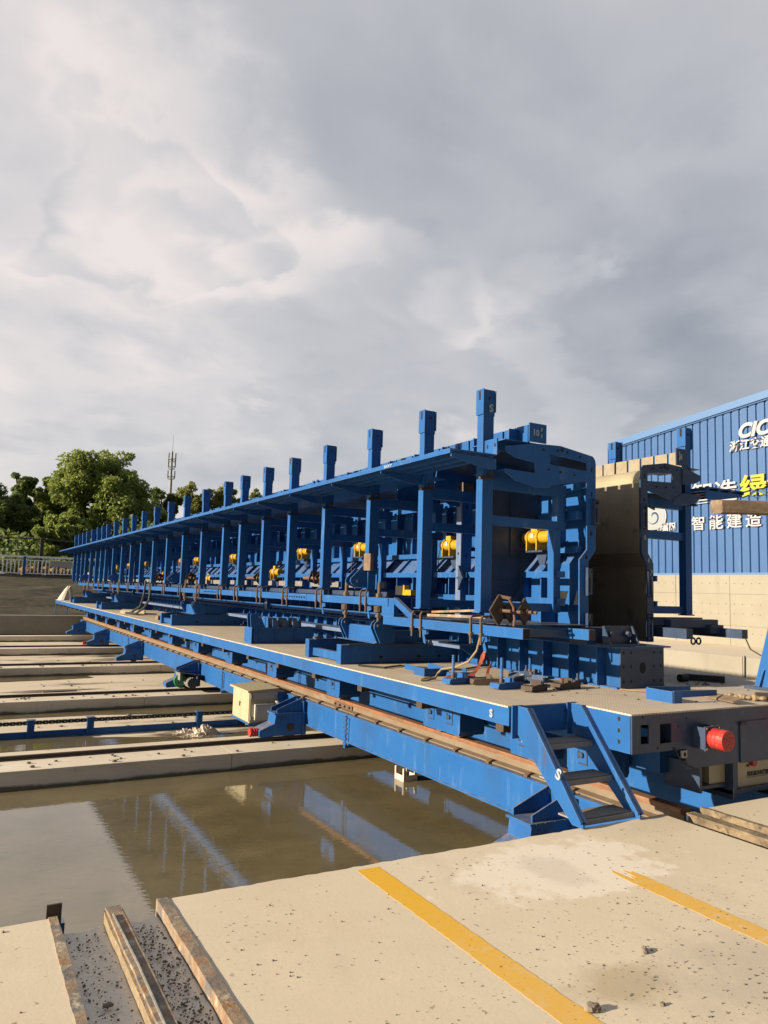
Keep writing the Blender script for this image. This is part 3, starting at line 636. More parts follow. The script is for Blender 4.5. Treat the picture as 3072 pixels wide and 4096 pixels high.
# ------------------------------------------------------------------ trees
def leaves(mb_v, mb_f, centre, rad, n, size, rs):
    p = rs.normal(size=(n, 3)); p /= np.linalg.norm(p, axis=1)[:, None]
    p = p*(rs.uniform(0.35, 1.05, (n, 1))**0.6)*np.array(rad)+np.array(centre)
    a = rs.normal(size=(n, 3)); a /= np.linalg.norm(a, axis=1)[:, None]
    b = rs.normal(size=(n, 3)); b -= (b*a).sum(1)[:, None]*a; b /= np.linalg.norm(b, axis=1)[:, None]
    s = size*rs.uniform(0.55, 1.25, (n, 1))
    o = len(mb_v)*1
    q = np.stack([p+a*s, p+b*s*0.55, p-a*s, p-b*s*0.55], 1).reshape(-1, 3)
    base = sum(len(x) for x in mb_v); mb_v.append(q)
    mb_f.append(np.arange(base, base+4*n).reshape(-1, 4))
def leaf_mesh(name, vl, fl, m, parent):
    v = np.concatenate(vl)-(np.array(parent['_o']) if parent is not None else 0); f = np.concatenate(fl)
    me = bpy.data.meshes.new(name); me.vertices.add(len(v)); me.vertices.foreach_set('co', v.ravel())
    me.loops.add(f.size); me.loops.foreach_set('vertex_index', f.ravel()); me.polygons.add(len(f)); me.polygons.foreach_set('loop_start', np.arange(0, f.size, 4))
    me.update(); me.validate(); me.materials.append(m)
    o = bpy.data.objects.new(name, me); COL.objects.link(o)
    if parent is not None: o.parent = parent
    o['_o'] = list(parent['_o']) if parent is not None else [0, 0, 0]
    return o
def tree(x, y, top, w, m, label, seed, base=2.0, crown0=0.28, nb=18, dens=1.0, openness=0.2, leaf=0.135):
    rs = np.random.RandomState(seed)
    t = thing('tree', (x, y, base), label, 'tree', 'trees beyond the railing')
    H = top-base
    tr = MB(); c0 = base+H*crown0
    tips = []
    path = [Vector((x, y, base)), Vector((x+rs.uniform(-.15, .15), y, base+H*0.25)), Vector((x+rs.uniform(-.3, .3), y+rs.uniform(-.3, .3), base+H*0.55)), Vector((x+rs.uniform(-.4, .4), y, base+H*0.86))]
    rad = [0.028*H, 0.022*H, 0.013*H, 0.004*H]
    for i in range(3): tr.cyl(path[i], path[i+1], rad[i], 8, 0, rad[i+1])
    tips.append(path[3])
    for k in range(nb):
        f = rs.uniform(0.18, 0.85); p = path[0].lerp(path[3], f); i = min(2, int(f*3)); p = path[i].lerp(path[i+1], f*3-i)
        a = 2*math.pi*(k/nb)*2.4+rs.uniform(-.4, .4); env = math.sin(math.pi*min(1, 0.18+f*0.80))**0.7
        L_ = w*0.5*env*rs.uniform(0.65, 1.05)
        e = p+Vector((math.cos(a)*L_, math.sin(a)*L_*0.8, H*rs.uniform(0.04, 0.18)))
        if e.z < c0: e.z = c0+rs.uniform(0, .6)
        mid = p.lerp(e, 0.5)+Vector((0, 0, -0.03*H))
        r_ = 0.007*H; tr.cyl(p, mid, r_, 5, 0, r_*0.7); tr.cyl(mid, e, r_*0.7, 5, 0, r_*0.25); tips.append(e); tips.append(mid.lerp(e, 0.3))
        for q in range(2):
            e2 = mid.lerp(e, rs.uniform(.3, .8))+Vector((rs.uniform(-.5, .5), rs.uniform(-.5, .5), rs.uniform(0.1, .7)))*w*0.13
            tr.cyl(mid, e2, r_*0.4, 4, 0, r_*0.12); tips.append(e2)
    tr.build('trunk', m_bark, t)
    vl, fl = [], []
    for e in tips:
        if rs.uniform() < openness*0.6: continue
        s = w*rs.uniform(0.085, 0.16)
        leaves(vl, fl, (e.x, e.y, max(e.z, c0)), (s*1.15, s*1.1, s*0.85), int(230*dens*(s/0.8)**1.5)+40, leaf, rs)
        for q in range(2):
            d = rs.normal(size=3); d /= np.linalg.norm(d); c = np.array(e)+d*s*1.05
            leaves(vl, fl, (c[0], c[1], max(c[2], c0)), (s*.55, s*.55, s*.42), int(110*dens*(s/0.8))+20, leaf, rs)
    leaf_mesh('crown', vl, fl, m, t)
    return t
tree(9.0, 60, 11.8, 7.8, m_leaf, 'tallest tree, broad and bright green with an open crown over the row of posts', 11, nb=30, dens=1.25, openness=0.45)
tree(6.4, 61, 9.9, 4.6, m_leaf, 'bright green round tree crowding the left side of the tallest tree', 12, nb=20, dens=1.4)
tree(4.9, 62, 10.3, 3.2, m_leafdk, 'narrow dark green tree, second from the left of the gap in the skyline', 13, nb=18, dens=1.6, openness=0.1)
tree(3.4, 61, 10.3, 2.9, m_leafdk, 'narrow dark green tree with a pointed top, beside a notch of sky', 14, nb=18, dens=1.6, openness=0.1)
tree(1.2, 58, 9.5, 4.0, m_leafdk, 'dark green tree cut by the left edge of the photo', 15, nb=22, dens=1.6, openness=0.1)
tree(2.7, 57.0, 7.6, 3.6, m_leafdk, 'low dark tree just behind the railing at the left', 16, nb=20, dens=1.6, openness=0.1)
tree(12.6, 63, 9.2, 3.6, m_leaf, 'green tree on the right shoulder of the tallest tree', 17, nb=20, dens=1.4)
tree(14.9, 66, 10.6, 3.8, m_leafdk, 'dark green tree standing below the mast', 18, nb=20, dens=1.5, openness=0.1)
tree(17.0, 64, 11.0, 3.6, m_leafyl, 'yellowish loose tree directly right of the mast', 19, nb=18, dens=1.0, openness=0.35)
tree(19.6, 64, 11.3, 4.0, m_leafyl, 'yellowish loose tree, second one right of the mast', 20, nb=18, dens=1.1, openness=0.35)
tree(22.9, 64, 11.0, 3.2, m_leafyl, 'yellowish tree peeping between the posts above the walkway', 21, nb=16, dens=1.1, openness=0.3)
tree(25.5, 66, 10.9, 3.4, m_leafdk, 'dark tree top at the right end of the tree row', 24, nb=16, dens=1.2)
tree(5.6, 54, 6.4, 3.4, m_leaf, 'low bright green bushy tree in front of the narrow dark trees', 22, nb=16, dens=1.4, crown0=0.1)
tree(11.5, 55, 6.2, 3.6, m_leafdk, 'low dark tree under the tallest tree', 23, nb=16, dens=1.5, crown0=0.08)
def undergrowth():
    rs = np.random.RandomState(5); vl, fl = [], []
    for k in range(150):
        x = rs.uniform(-12, 32); y = rs.uniform(50, 62); s = rs.uniform(0.5, 1.3)
        leaves(vl, fl, (x, y, 2.0+s*rs.uniform(0.4, 2.4)), (s*1.3, s, s*0.9), 150, 0.17, rs)
    for k in range(90):
        x = rs.uniform(-6, 30); y = rs.uniform(47.5, 50); s = rs.uniform(0.4, 0.7)
        leaves(vl, fl, (x, y, 2.0+s*rs.uniform(0.2, 1.2)), (s*1.5, s, s*0.8), 110, 0.13, rs)
    o = leaf_mesh('undergrowth', vl, fl, m_leafdk, None)
    tag(o, 'dark green undergrowth filling the gap between the railing and the trees', 'undergrowth', kind='stuff')
undergrowth()
def mast():
    x, y = 35.0, 150
    t = thing('phone_mast', (x, y, 2), 'slender pale telecom mast with antennas rising behind the trees', 'mast')
    MB().cyl((x, y, 2), (x, y, 22), 0.42, 10, 0, 0.28).cyl((x, y, 22), (x, y, 27.8), 0.20, 8, 0, 0.14).build('pole', m_greymetal, t)
    MB().cyl((x, y, 27.8), (x, y, 31.2), 0.05, 6, 0, 0.02).build('lightning_rod', m_greymetal, t)
    for z, r_ in ((22.2, 0.62), (24.2, 0.62), (25.7, 0.75)):
        p = MB()
        for k in range(12):
            a0, a1 = 2*math.pi*k/12, 2*math.pi*(k+1)/12
            for dz in (0, 0.5): p.cyl((x+r_*math.cos(a0), y+r_*math.sin(a0), z+dz), (x+r_*math.cos(a1), y+r_*math.sin(a1), z+dz), 0.05, 5)
            p.cyl((x+r_*math.cos(a0), y+r_*math.sin(a0), z), (x+r_*math.cos(a0), y+r_*math.sin(a0), z+0.5), 0.03, 4)
        p.build('platform', m_greymetal, t)
    for z in (22.4, 24.6, 26.0):
        for a in (0.3, 2.4, 4.4):
            MB().box(x+0.75*math.cos(a)-0.12, x+0.75*math.cos(a)+0.12, y+0.75*math.sin(a)-.1, y+0.75*math.sin(a)+.1, z, z+1.5).build('antenna', m_beige2, t)
mast()

# ================================================================== CARRIAGE WITH RAILS (runs across the pit)
BOGIE_Y = [5.25, 11.32, 17.41, 23.6, 29.6, 35.6]
def carriage():
    t = thing('transfer_carriage', (6, 20, -0.7), 'long blue girder carriage carrying rusty rails, standing on wheel boxes on the pit plinths', 'carriage')
    for sgn, xl in ((1, 5.0), (-1, 6.74)):
        g = MB(); x0, x1 = xl, xl+0.28
        segs = [4.20, 9.9, 15.75, 26.0, 37.42]
        for a, b in zip(segs, segs[1:]):
            g.box(x0, x1, a+0.006, b-0.006, -0.53, -0.155)
        g.box(x0-0.02, x1+0.02, 4.21, 37.42, -0.165, -0.145).box(x0-0.02, x1+0.02, 4.21, 37.42, -0.535, -0.515)
        for y in segs[1:-1]:
            g.box(x0-0.025, x1+0.02, y-0.028, y-0.004, -0.62, -0.15).box(x0-0.025, x1+0.02, y+0.004, y+0.028, -0.62, -0.15)
        gi = g.build('girder', m_blue, t)
        bl = MB(); y = segs[1]
        bl.box(x0-0.010, x0-0.001, y-.1, y-.03, -.57, -.19, 1)
        for z in np.linspace(-0.56, -0.2, 6): bl.cyl((x0-0.012, y-0.06, z), (x0-0.012, y+0.05, z), 0.014, 6)
        bo = bl.build('splice_joint', [m_dkrust, m_blue], gi); rep(bo, y, segs[2:-1])
        rc = xl+0.14
        r = MB()
        r.prism([(rc-0.05, 0.0), (rc-0.055, -0.012), (rc-0.05, -0.045), (rc-0.02, -0.055), (rc+0.02, -0.055), (rc+0.05, -0.045), (rc+0.055, -0.012), (rc+0.05, 0.0)], 'y', 4.19, 37.44)
        r.prism([(rc-0.012, -0.055), (rc-0.018, -0.115), (rc-0.09, -0.128), (rc-0.09, -0.1425), (rc+0.09, -0.1425), (rc+0.09, -0.128), (rc+0.018, -0.115), (rc+0.012, -0.055)], 'y', 4.19, 37.44, 1)
        ro = r.build('rail', [m_rail, m_railweb], t)
        c = MB()
        c.prism([(rc-0.135, -0.1445), (rc-0.05, -0.1445), (rc-0.05, -0.108), (rc-0.085, -0.105), (rc-0.135, -0.128)], 'y', 4.7, 4.75)
        co = c.build('rail_clip', m_rust, ro); rep(co, 4.7, np.arange(5.32, 37.3, 0.62))
        j = MB().box(rc-0.035, rc-0.014, 9.95, 10.55, -0.115, -0.055)
        for y in (10.02, 10.17, 10.33, 10.48): j.cyl((rc-0.055, y, -0.085), (rc-0.03, y, -0.085), 0.017, 6, 1)
        j.build('fishplate', [m_rust, m_hole], ro)
        for by in BOGIE_Y:
            bogie(t, by, xl, sgn)
    # drive motor on the second wheel box seen from the quay
    motor(t, 17.41)
    cabinet(t)
def bogie(t, y, xl, sgn):
    """wheel box hung on the girder side: deep box, two bracket plates above, a stepped toe with a buffer"""
    D = 0.30
    def X(d): return xl-d if sgn > 0 else xl+0.28+d
    b = MB()
    prof = [(0.001, -0.68), (0.53, -0.68), (0.76, -0.69), (0.78, -0.655), (0.78, -0.585), (0.70, -0.55), (0.54, -0.49), (0.52, -0.35), (0.001, -0.35)]
    b.prism([(X(d), z) for d, z in prof], 'y', y, y+D)
    b.box(X(0.55), X(0.0), y-0.02, y+D+0.02, -0.352, -0.330)
    if sgn > 0: b.box(X(0.07), X(0.045), y-0.022, y+D+.02, -0.69, -0.16)
    o = b.build('wheel_box', m_blue, t)
    p = MB()
    p.prism([(X(0.0), -0.33), (X(0.50), -0.33), (X(0.50), -0.27), (X(0.10), -0.12), (X(0.0), -0.12)], 'y', y+.015, y+0.031)
    p.hole_y(X(0.07), y+0.015, -0.165, 0.022, 0.028); po = p.build('bracket_plate', [m_blue, m_logo], o); dup(po, (0, D-.045, 0))
    w = MB().cyl((X(0.27), y+0.04, -0.60), (X(0.27), y+D-0.04, -0.60), 0.125, 16); w.build('wheel', m_dkrust, o)
    h = MB().cyl((X(0.27), y-0.012, -0.555), (X(0.27), y+0.01, -0.555), 0.062, 14); h.cyl((X(0.27), y-0.02, -0.555), (X(0.27), y-0.01, -0.555), 0.035, 10); h.build('axle_cap', m_dkrust, o)
    n = MB()
    for d in (0.06, 0.16, 0.27, 0.38, 0.48): n.cyl((X(d), y-0.012, -0.341), (X(d), y-0.026, -0.341), 0.012, 6)
    for d in (0.35, 0.43): n.hole_y(X(d), y-0.001, -0.415, 0.018, 0.022, 0)
    n.build('bolts', m_bluedk, o)
    if abs(y-11.32) < .1 or abs(y-29.6) < .1 or sgn < 0:
        q = MB()
        prof = [(0.78, .062), (0.80, .07), (0.82, .058), (0.84, .07), (0.86, .058), (0.88, .07), (0.905, .066)]
        for (d0, r_0), (d1, r_1) in zip(prof, prof[1:]): q.cyl((X(d0), y+D/2-.03, -0.62), (X(d1), y+D/2-.03, -0.62), r_0, 14, 0, r_1)
        q.build('buffer', m_red, o, smooth=False)
def motor(t, y):
    # a lit cover plate over a green gearbox and a grey motor lying along y
    c = MB().obox((4.70, y-0.16, -0.375), (0.26, 0, -0.035), (0, 0.17, -0.012), (0, 0, 0.006)); c.box(4.44, 4.47, y-0.33, y+0.02, -0.50, -0.35)
    o = c.build('motor_cover', m_dusty, t)
    g = MB().cyl((4.54, y-0.02, -0.53), (4.54, y-0.13, -0.53), 0.165, 20).cyl((4.54, y-0.13, -0.53), (4.54, y-0.15, -0.53), 0.12, 20)
    gb = g.build('gearbox', m_green, t)
    m = MB().cyl((4.68, y-0.08, -0.545), (4.68, y-0.13, -0.545), 0.165, 20, 1).cyl((4.68, y-0.13, -0.545), (4.68, y-0.50, -0.545), 0.105, 18).cyl((4.68, y-0.50, -0.545), (4.68, y-0.54, -0.545), 0.112, 18, 1)
    for k in range(14):
        a = 2*math.pi*k/14; m.bar((4.68+0.108*math.cos(a), y-0.15, -0.545+0.108*math.sin(a)), (4.68+0.108*math.cos(a), y-0.46, -0.545+0.108*math.sin(a)), 0.008, 0.014)
    mo = m.build('drive_motor', [m_greymetal, m_darkpost], t)
    MB().tube([(4.78, y-0.15, -0.40), (4.82, y-0.35, -0.42), (4.80, y-0.42, -0.47)], 0.008).build('cable', m_beige, mo)
def cabinet(t):
    x0, x1, y0, y1, z0, z1 = 4.36, 4.84, 12.20, 13.06, -0.615, -0.10
    c = MB().box(x0, x1, y0, y1, z0, z1)
    o = c.build('control_cabinet', m_beige, t)
    r = MB().prism([(x0-0.06, z1+0.012), (x1+0.01, z1+0.045), (x1+0.01, z1+0.02), (x0-0.06, z1-0.018)], 'y', y0-0.05, y1+0.05); r.build('roof', m_beige, o)
    for a, b in ((y0+0.015, (y0+y1)/2-0.004), ((y0+y1)/2+0.004, y1-0.015)):
        MB().box(x0-0.014, x0-0.001, a, b, z0+0.02, z1-0.03).build('door', m_beige, o)
    MB().box(x0-0.032, x0-0.014, 12.66, 12.675, -0.40, -0.32).cyl((x0-0.04, 12.60, -0.335), (x0-0.015, 12.69, -0.335), 0.008, 6).build('handle', m_greymetal, o)
    MB().box(x0+0.05, x1-0.06, y0-0.006, y0, -0.23, -0.13).build('vent_panel', m_beige2, o)
    MB().box(x0+0.07, x1-0.10, y0-0.07, y0-0.001, -0.565, -0.31).box(x0+0.09, x1-0.12, y0-0.074, y0-0.07, -0.54, -0.335).build('ventilation_cover', m_beige2, o)
    MB().box(x0+0.01, x0+0.035, y0-0.02, y0, -0.22, -0.16).box(x0+0.01, x0+0.035, y0-0.02, y0, -0.57, -0.51).build('hinges', m_greymetal, o)
    MB().box(x0-0.02, x1+0.16, y0-0.03, y1+0.03, z0-0.028, z0-0.001).build('shelf', m_blue, o)
    MB().box(x1+0.001, x1+0.16, y0-0.0, y1, z0, z1-0.03).build('mounting_plate', m_blue, o)
    MB().cyl((x1-0.03, y0-0.02, -0.27), (x1-0.03, y0-0.11, -0.29), 0.028, 10).tube([(x1-0.03, y0-0.11, -0.29), (x1-0.03, y0-0.16, -0.34), (x1-0.06, y0-0.2, -0.46), (x1-0.12, y0-0.3, -0.56)], 0.01).build('conduit', m_beige2, o)
carriage()

# ================================================================== DECK TROLLEY
DL, DR, ZD = 3.90, 8.10, 0.75
YN, YF = 4.215, 37.7
WHEELS = [(4.93, .38), (5.75, .38), (7.05, .72), (10.1, .40), (12.63, .40), (15.1, .40), (17.6, .40), (20.1, .40), (22.6, .40), (25.1, .40), (27.6, .4), (30.1, .4), (32.6, .4), (35.1, .4)]
def trolley():
    t = thing('deck_trolley', (6, 20, 0), 'wide flat blue trolley with a dusty checker plate deck, riding on the rusty rails', 'trolley')
    d = MB().prism([(4.575, YN), (7.425, YN), (7.425, 4.87), (DR, 4.87), (DR, YF), (DL, YF), (DL, 4.87), (4.575, 4.87)], 'z', ZD-0.012, ZD)
    d.build('deck_plate', m_deck, t)
    # side beams: shallow lip along the wide part, deep cheek at the narrow nose
    s = MB()
    s.box(DL+0.004, DL+0.05, 4.86, YF-0.01, ZD-0.155, ZD-0.0125).box(DL+0.05, DL+0.16, 4.9, YF-.02, ZD-0.155, ZD-0.14)
    s.build('side_beam', m_blue, t)
    s = MB().box(DR-0.05, DR-0.004, 4.86, YF-0.01, ZD-0.155, ZD-0.0125); s.build('side_beam', m_blue, t)
    n = MB().box(4.58, 4.63, YN+0.02, 5.2, ZD-0.30, ZD-0.0125)
    for z in (0.70, 0.61, 0.525): n.hole_x(4.58, 4.345, z, 0.014, 0.02)
    n.build('nose_cheek', [m_blue, m_hole], t)
    MB().box(7.37, 7.42, YN+0.02, 5.2, ZD-0.30, ZD-0.0125).build('nose_cheek', m_blue, t)
    MB().box(DL+0.05, 4.575, 4.862, 4.885, ZD-0.22, ZD-0.0125).build('shoulder_plate', m_blue, t)
    MB().box(7.425, DR-0.05, 4.862, 4.885, ZD-0.22, ZD-0.0125).build('shoulder_plate', m_blue, t)
    f = MB().box(DL+0.05, DR-0.05, YF-0.03, YF-0.012, ZD-0.155, ZD-0.0125); f.build('end_panel', m_blue, t)
    # near end panel with two rectangular openings, lower middle part
    e = MB()
    zt, zb, zl = ZD-0.0125, 0.45, 0.29
    def fr(x0, x1, z0, z1): e.box(x0, x1, YN, YN+0.016, z0, z1)
    fr(4.582, 4.675, zb, zt); fr(4.675, 4.765, 0.665, zt); fr(4.675, 4.765, zb, 0.52); fr(4.765, 4.89, zb, zt); fr(4.89, 5.02, 0.66, zt); fr(4.89, 5.02, zb, 0.51)
    fr(5.02, 5.19, zb, zt); fr(5.19, 6.81, zl, zt); fr(6.81, 7.418, zb, zt)
    e.box(4.66, 4.672, YN+0.016, YN+0.2, 0.5, 0.68).box(5.03, 5.045, YN+0.016, YN+0.2, 0.5, 0.68)
    for x, z in ((4.70, 0.735), (4.86, 0.49), (5.10, .64), (5.33, 0.56), (5.2, .7)): e.hole_y(x, YN, z-0.01, 0.007, 0.008)
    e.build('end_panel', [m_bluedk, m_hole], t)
    # frame under the deck: longitudinal beams, cross bearers
    u = MB()
    x = 5.33; u.box(x, x+0.32, 4.6, 37.3, 0.16, 0.50).box(x-0.03, x+0.35, 4.55, 37.35, 0.50, 0.515)
    uo = u.build('longitudinal_beam', m_blue, t); dup(uo, (1.02, 0, 0))
    u = MB()
    for y in np.arange(5.0, 37.5, 1.25): u.box(DL+0.06, DR-0.06, y, y+0.10, 0.52, ZD-0.015)
    u.box(4.70, 7.3, YN+0.03, 4.6, 0.455, 0.48)
    u.box(4.64, 7.36, 4.6, 37.4, 0.6, 0.62, 0)
    u.build('underframe', m_dkrust, t)
    # wheel boxes on both rails
    for k, (y, ln) in enumerate(WHEELS):
        for side in (0, 1):
            x0 = 4.96 if side == 0 else 6.70
            b = MB(); b.prism([(y, 0.055), (y+ln, 0.055), (y+ln+0.02, 0.10), (y+ln+0.02, 0.52), (y-0.02, 0.52), (y-0.02, 0.10)], 'x', x0, x0+0.34)
            b.box(x0-0.02, x0+.36, y-0.06, y+ln+0.06, 0.505, 0.525)
            if ln > .5:
                for q in (0.18, 0.36, 0.54): b.prism([(y+q-.035, .33), (y+q+.035, .33), (y+q+.035, .52), (y+q-.035, .52)], 'x', x0-0.003, x0, 1)
            o = b.build('wheel_box', [m_blue, m_hole], t)
            ws = (y+ln/2,) if ln < .5 else (y+0.17, y+ln-0.17)
            for yy in ws: MB().cyl((x0+0.10, yy, 0.108), (x0+0.28, yy, 0.108), 0.106, 16).build('wheel', m_rust, o)
            if side == 0:
                c = MB()
                for yy in ws:
                    c.prism([(yy-0.05, .15), (yy+0.07, .15), (yy+.07, .165), (yy-0.035, .165), (yy-0.035, .30), (yy+.03, .30), (yy+.03, .315), (yy-.05, .315)], 'x', x0-0.006, x0-0.0005)
                    c.cyl((x0-0.02, yy+0.02, 0.235), (x0, yy+0.02, 0.235), 0.026, 8).box(x0-.008, x0-.0005, yy+.055, yy+.075, .20, .27)
                c.build('axle_keeper', m_bluedk, o)
    cb = MB().tube([(4.92, 20.6, .50), (4.90, 19.6, .36), (4.91, 18.6, .30), (4.92, 17.0, .34), (4.92, 15.9, .50)], .03, 7).tube([(4.90, 13.9, .50), (4.90, 13.2, .33), (4.92, 12.95, .46)], .02, 6).tube([(4.92, 8.6, .5), (4.91, 8.3, .36), (4.93, 7.9, .44)], .018, 6)
    cb.build('hanging_cables', m_black, t)
    # stair ladder in the notch at the near corner
    YT, YB, ZB = 4.86, 4.12, 0.02
    lad = MB().box(3.99, 4.55, YT-.001, YT+.001, .72, .745)
    lo = lad.build('stair_ladder', m_blue, t)
    for x in (3.985, 4.555):
        lad = MB()
        lad.prism([(YT, 0.752), (YT, 0.55), (YB+0.10, ZB-0.015), (YB-0.01, ZB-0.015), (YB-0.01, ZB+0.03), (4.70, 0.752)], 'x', x-0.008, x+0.008)
        lad.prism([(4.70, 0.752), (YB-0.01, ZB+0.03), (YB-0.01, ZB+0.016), (4.715, 0.752)], 'x', x-0.03, x+0.03)
        lad.box(x-0.06 if x < 4.2 else x-.05, x+0.05, YT-0.018, YT-0.002, 0.50, 0.757)
        lad.build('stringer', m_blue, lo)
    for yf, zf in ((4.62, 0.485), (4.405, 0.262), (4.19, 0.042)):
        tr = MB().box(3.99, 4.55, yf-0.02, yf+0.19, zf-0.008, zf+0.004).box(3.985, 4.555, yf-0.024, yf-0.008, zf-0.038, zf+0.004)
        tr.build('tread', m_tread, lo)
    text('S', 0.11, (3.949, 4.37, 0.31), (0, -0.9, -0.35), (0, -0.35, 0.9), m_stencil, 'stencil_mark', lo, offset=0.004)
    text('S', 0.085, (DL-0.003, 5.10, 0.635), (0, -1, 0), (0, 0, 1), m_stencil, 'stencil_mark', t, offset=0.004)
    # far end ladder
    fl = MB()
    for x in (3.95, 4.46): fl.bar((x, YF, 0.60), (x-0.02, YF+0.30, 0.07), 0.03, 0.06)
    for z, y in ((0.38, YF+0.13), (0.2, YF+.23), (0.08, YF+.30)): fl.box(3.93, 4.46, y-0.06, y+0.06, z-0.01, z)
    fl.build('stair_ladder', m_blue, t)
    # end buffer, hatch, socket
    for x in (5.36, 6.64):
        bp = MB().box(x-0.09, x+0.09, YN-0.12, YN-0.105, 0.445, 0.635).box(x-.09, x-.075, YN-0.105, YN-0.0005, 0.455, 0.625).box(x+.075, x+.09, YN-0.105, YN-0.0005, 0.455, .625)
        for dx in (-.075, .075):
            for z in (.46, .62): bp.cyl((x+dx, YN-0.12, z), (x+dx, YN-0.132, z), 0.01, 6, 1)
        bo = bp.build('buffer_plate', [m_bluedk, m_rust], t)
        b = MB(); prof = [(0, .076), (.02, .083), (.034, .074), (.05, .083), (.066, .075), (.082, .083), (.14, .080)]
        for (a, r0_), (c, r1_) in zip(prof, prof[1:]): b.cyl((x, YN-0.12-a, 0.543), (x, YN-0.12-c, 0.543), r0_, 20, 0, r1_)
        for k in range(12):
            a = k*2.4; r_ = 0.018*math.sqrt(k+.3); b.cyl((x+r_*math.cos(a), YN-0.2615, .543+r_*math.sin(a)), (x+r_*math.cos(a), YN-0.2595, .543+r_*math.sin(a)), 0.006, 6, 1)
        b.build('buffer', [m_red, m_dkrust], bo)
    h = MB().box(5.855, 6.30, YN-0.012, YN-0.0005, 0.285, 0.625); ho = h.build('hatch', m_bluedk, t)
    MB().box(5.85, 5.93, YN-0.022, YN-0.012, 0.60, 0.625).build('hinge', m_dkrust, ho)
    so = MB().box(5.125, 5.178, YN-0.02, YN-0.0005, 0.385, 0.44).hole_y(5.15, YN-0.02, .412, .014, .018); so.build('socket', [m_beige2, m_hole], t)
    MB().tube([(5.05, YN-.008, .47), (5.07, YN-.012, .42), (5.13, YN-.01, .35), (5.20, YN-.012, .315), (5.36, YN+.02, .27)], .006).build('cable', m_darkpost, t)
    # white equipment box slung under the nose in a blue cradle
    cb = MB().box(5.93, 6.75, 4.30, 4.62, 0.055, 0.285).box(5.60, 5.80, 4.32, 4.6, 0.11, 0.285)
    co = cb.build('equipment_box', m_beige, t)
    k = MB().box(5.79, 5.87, 4.24, 4.66, -0.0, 0.29).box(5.58, 6.8, 4.24, 4.66, 0.085, 0.105) if False else MB().box(5.80, 5.84, 4.24, 4.66, -0.02, 0.285).box(5.86, 5.89, 4.26, 4.66, 0.03, 0.285).box(5.80, 6.8, 4.245, 4.66, 0.022, 0.052).box(5.44, 5.80, 4.3, 4.64, 0.08, 0.107).box(5.43, 5.46, 4.28, 4.64, 0.06, 0.29)
    k.build('cradle', m_bluedk, co)
    text('湖北昌鑫金属制品有限公司', 0.042, (6.065, 4.297, 0.14), (1, 0, 0), (0, 0, 1), m_ink, 'lettering', co, offset=0.0012, extrude=0.001)
    MB().box(6.06, 6.36, 4.2975, 4.2985, 0.124, 0.128).box(6.06, 6.10, 4.2975, 4.2985, 0.215, 0.235).build('print_line', m_ink, co)
    MB().cyl((6.125, 4.30, .25), (6.125, 4.26, .25), .03, 14).build('stop_button', m_red, co)
    MB().box(6.19, 6.34, 4.296, 4.2995, .265, .28).build('meter_window', m_greymetal, co)
trolley()

# ================================================================== CASTING BED (long box girder on the deck)
def bed():
    t = thing('casting_bed', (6.0, 21, ZD), 'long blue ribbed box bed bolted down the middle of the trolley deck', 'casting bed')
    YA, YB = 5.38, 37.0
    b = MB().box(5.74, 6.26, YA+0.02, YB, ZD+0.001, 1.142); b.build('core_box', m_blue, t)
    e = MB().box(5.695, 6.305, YA, YA+0.014, ZD+0.002, 1.143)
    for x in (5.735, 5.84, 6.16, 6.26):
        for z in (1.10, 0.965, 0.82): e.hole_y(x, YA, z, 0.009, 0.016)
    e.hole_y(6.0, YA, 0.95, 0.042, 0.058)
    e.build('end_plate', [m_bluedk, m_hole], t)
    f = MB().box(5.60, 6.40, YA-0.01, YB, 1.144, 1.16).box(5.66, 6.34, YA+.015, YB, ZD+0.001, ZD+0.014); f.build('flange', m_blue, t)
    y = YA+.24
    ro = MB().box(5.62, 5.739, y, y+0.014, ZD+0.015, 1.1435).build('rib', m_blue, t); rep(ro, y, np.arange(y+.4, YB, .4))
    ro = MB().box(6.261, 6.38, y, y+0.014, ZD+0.015, 1.1435).build('rib', m_blue, t); rep(ro, y, np.arange(y+.4, 12, .4))
    y = YA+.42
    c = MB(); c.box(5.50, 5.66, y, y+0.06, ZD+0.016, ZD+0.045).cyl((5.56, y+.03, ZD+.045), (5.56, y+.03, ZD+.11), .012, 6).cyl((5.56, y+.03, ZD+.045), (5.56, y+.03, ZD+.066), .022, 6)
    co = c.build('hold_down_clamp', m_bluedk, t); rep(co, y, np.arange(y+.8, YB, .8))
    w = MB().box(5.20, 5.50, 7.4, 36, 1.02, 1.035); w.prism([(5.20, 1.035), (5.195, 1.035), (5.195, .98), (5.20, .98)], 'y', 7.4, 36)
    w.build('side_shelf', m_scuff, t)
    h = MB().prism([(5.21, 1.019), (5.62, 1.019), (5.62, 0.80)], 'y', 7.5, 7.512)
    ho = h.build('shelf_gusset', m_blue, t); rep(ho, 7.5, np.arange(8.1, 36, .6))
    # stop bracket bolted on the near end of the bed top
    k = MB().box(5.55, 6.09, YA+.03, YA+.2, 1.161, 1.18)
    k.box(5.60, 5.97, YA+0.13, YA+0.148, 1.18, 1.355)
    for x in (5.585, 5.975): k.prism([(YA+.02, 1.18), (YA+.13, 1.18), (YA+.13, 1.355), (YA+.11, 1.355)], 'x', x, x+0.014)
    ko = k.build('stop_bracket', m_bluedk, t)
    for x in (5.66, 5.90): MB().cyl((x, YA+.13, 1.275), (x, YA+.07, 1.275), .028, 6).build('bolt', m_bluedk, ko)
    MB().box(5.50, 5.92, YA+.26, YA+.5, 1.162, 1.33).build('end_block', m_bluedk, t)
    text('100', .10, (5.737, 6.16, 0.93), (0, -1, 0), (0, 0, 1), m_ink, 'stencil_mark', t, offset=.004)
bed()

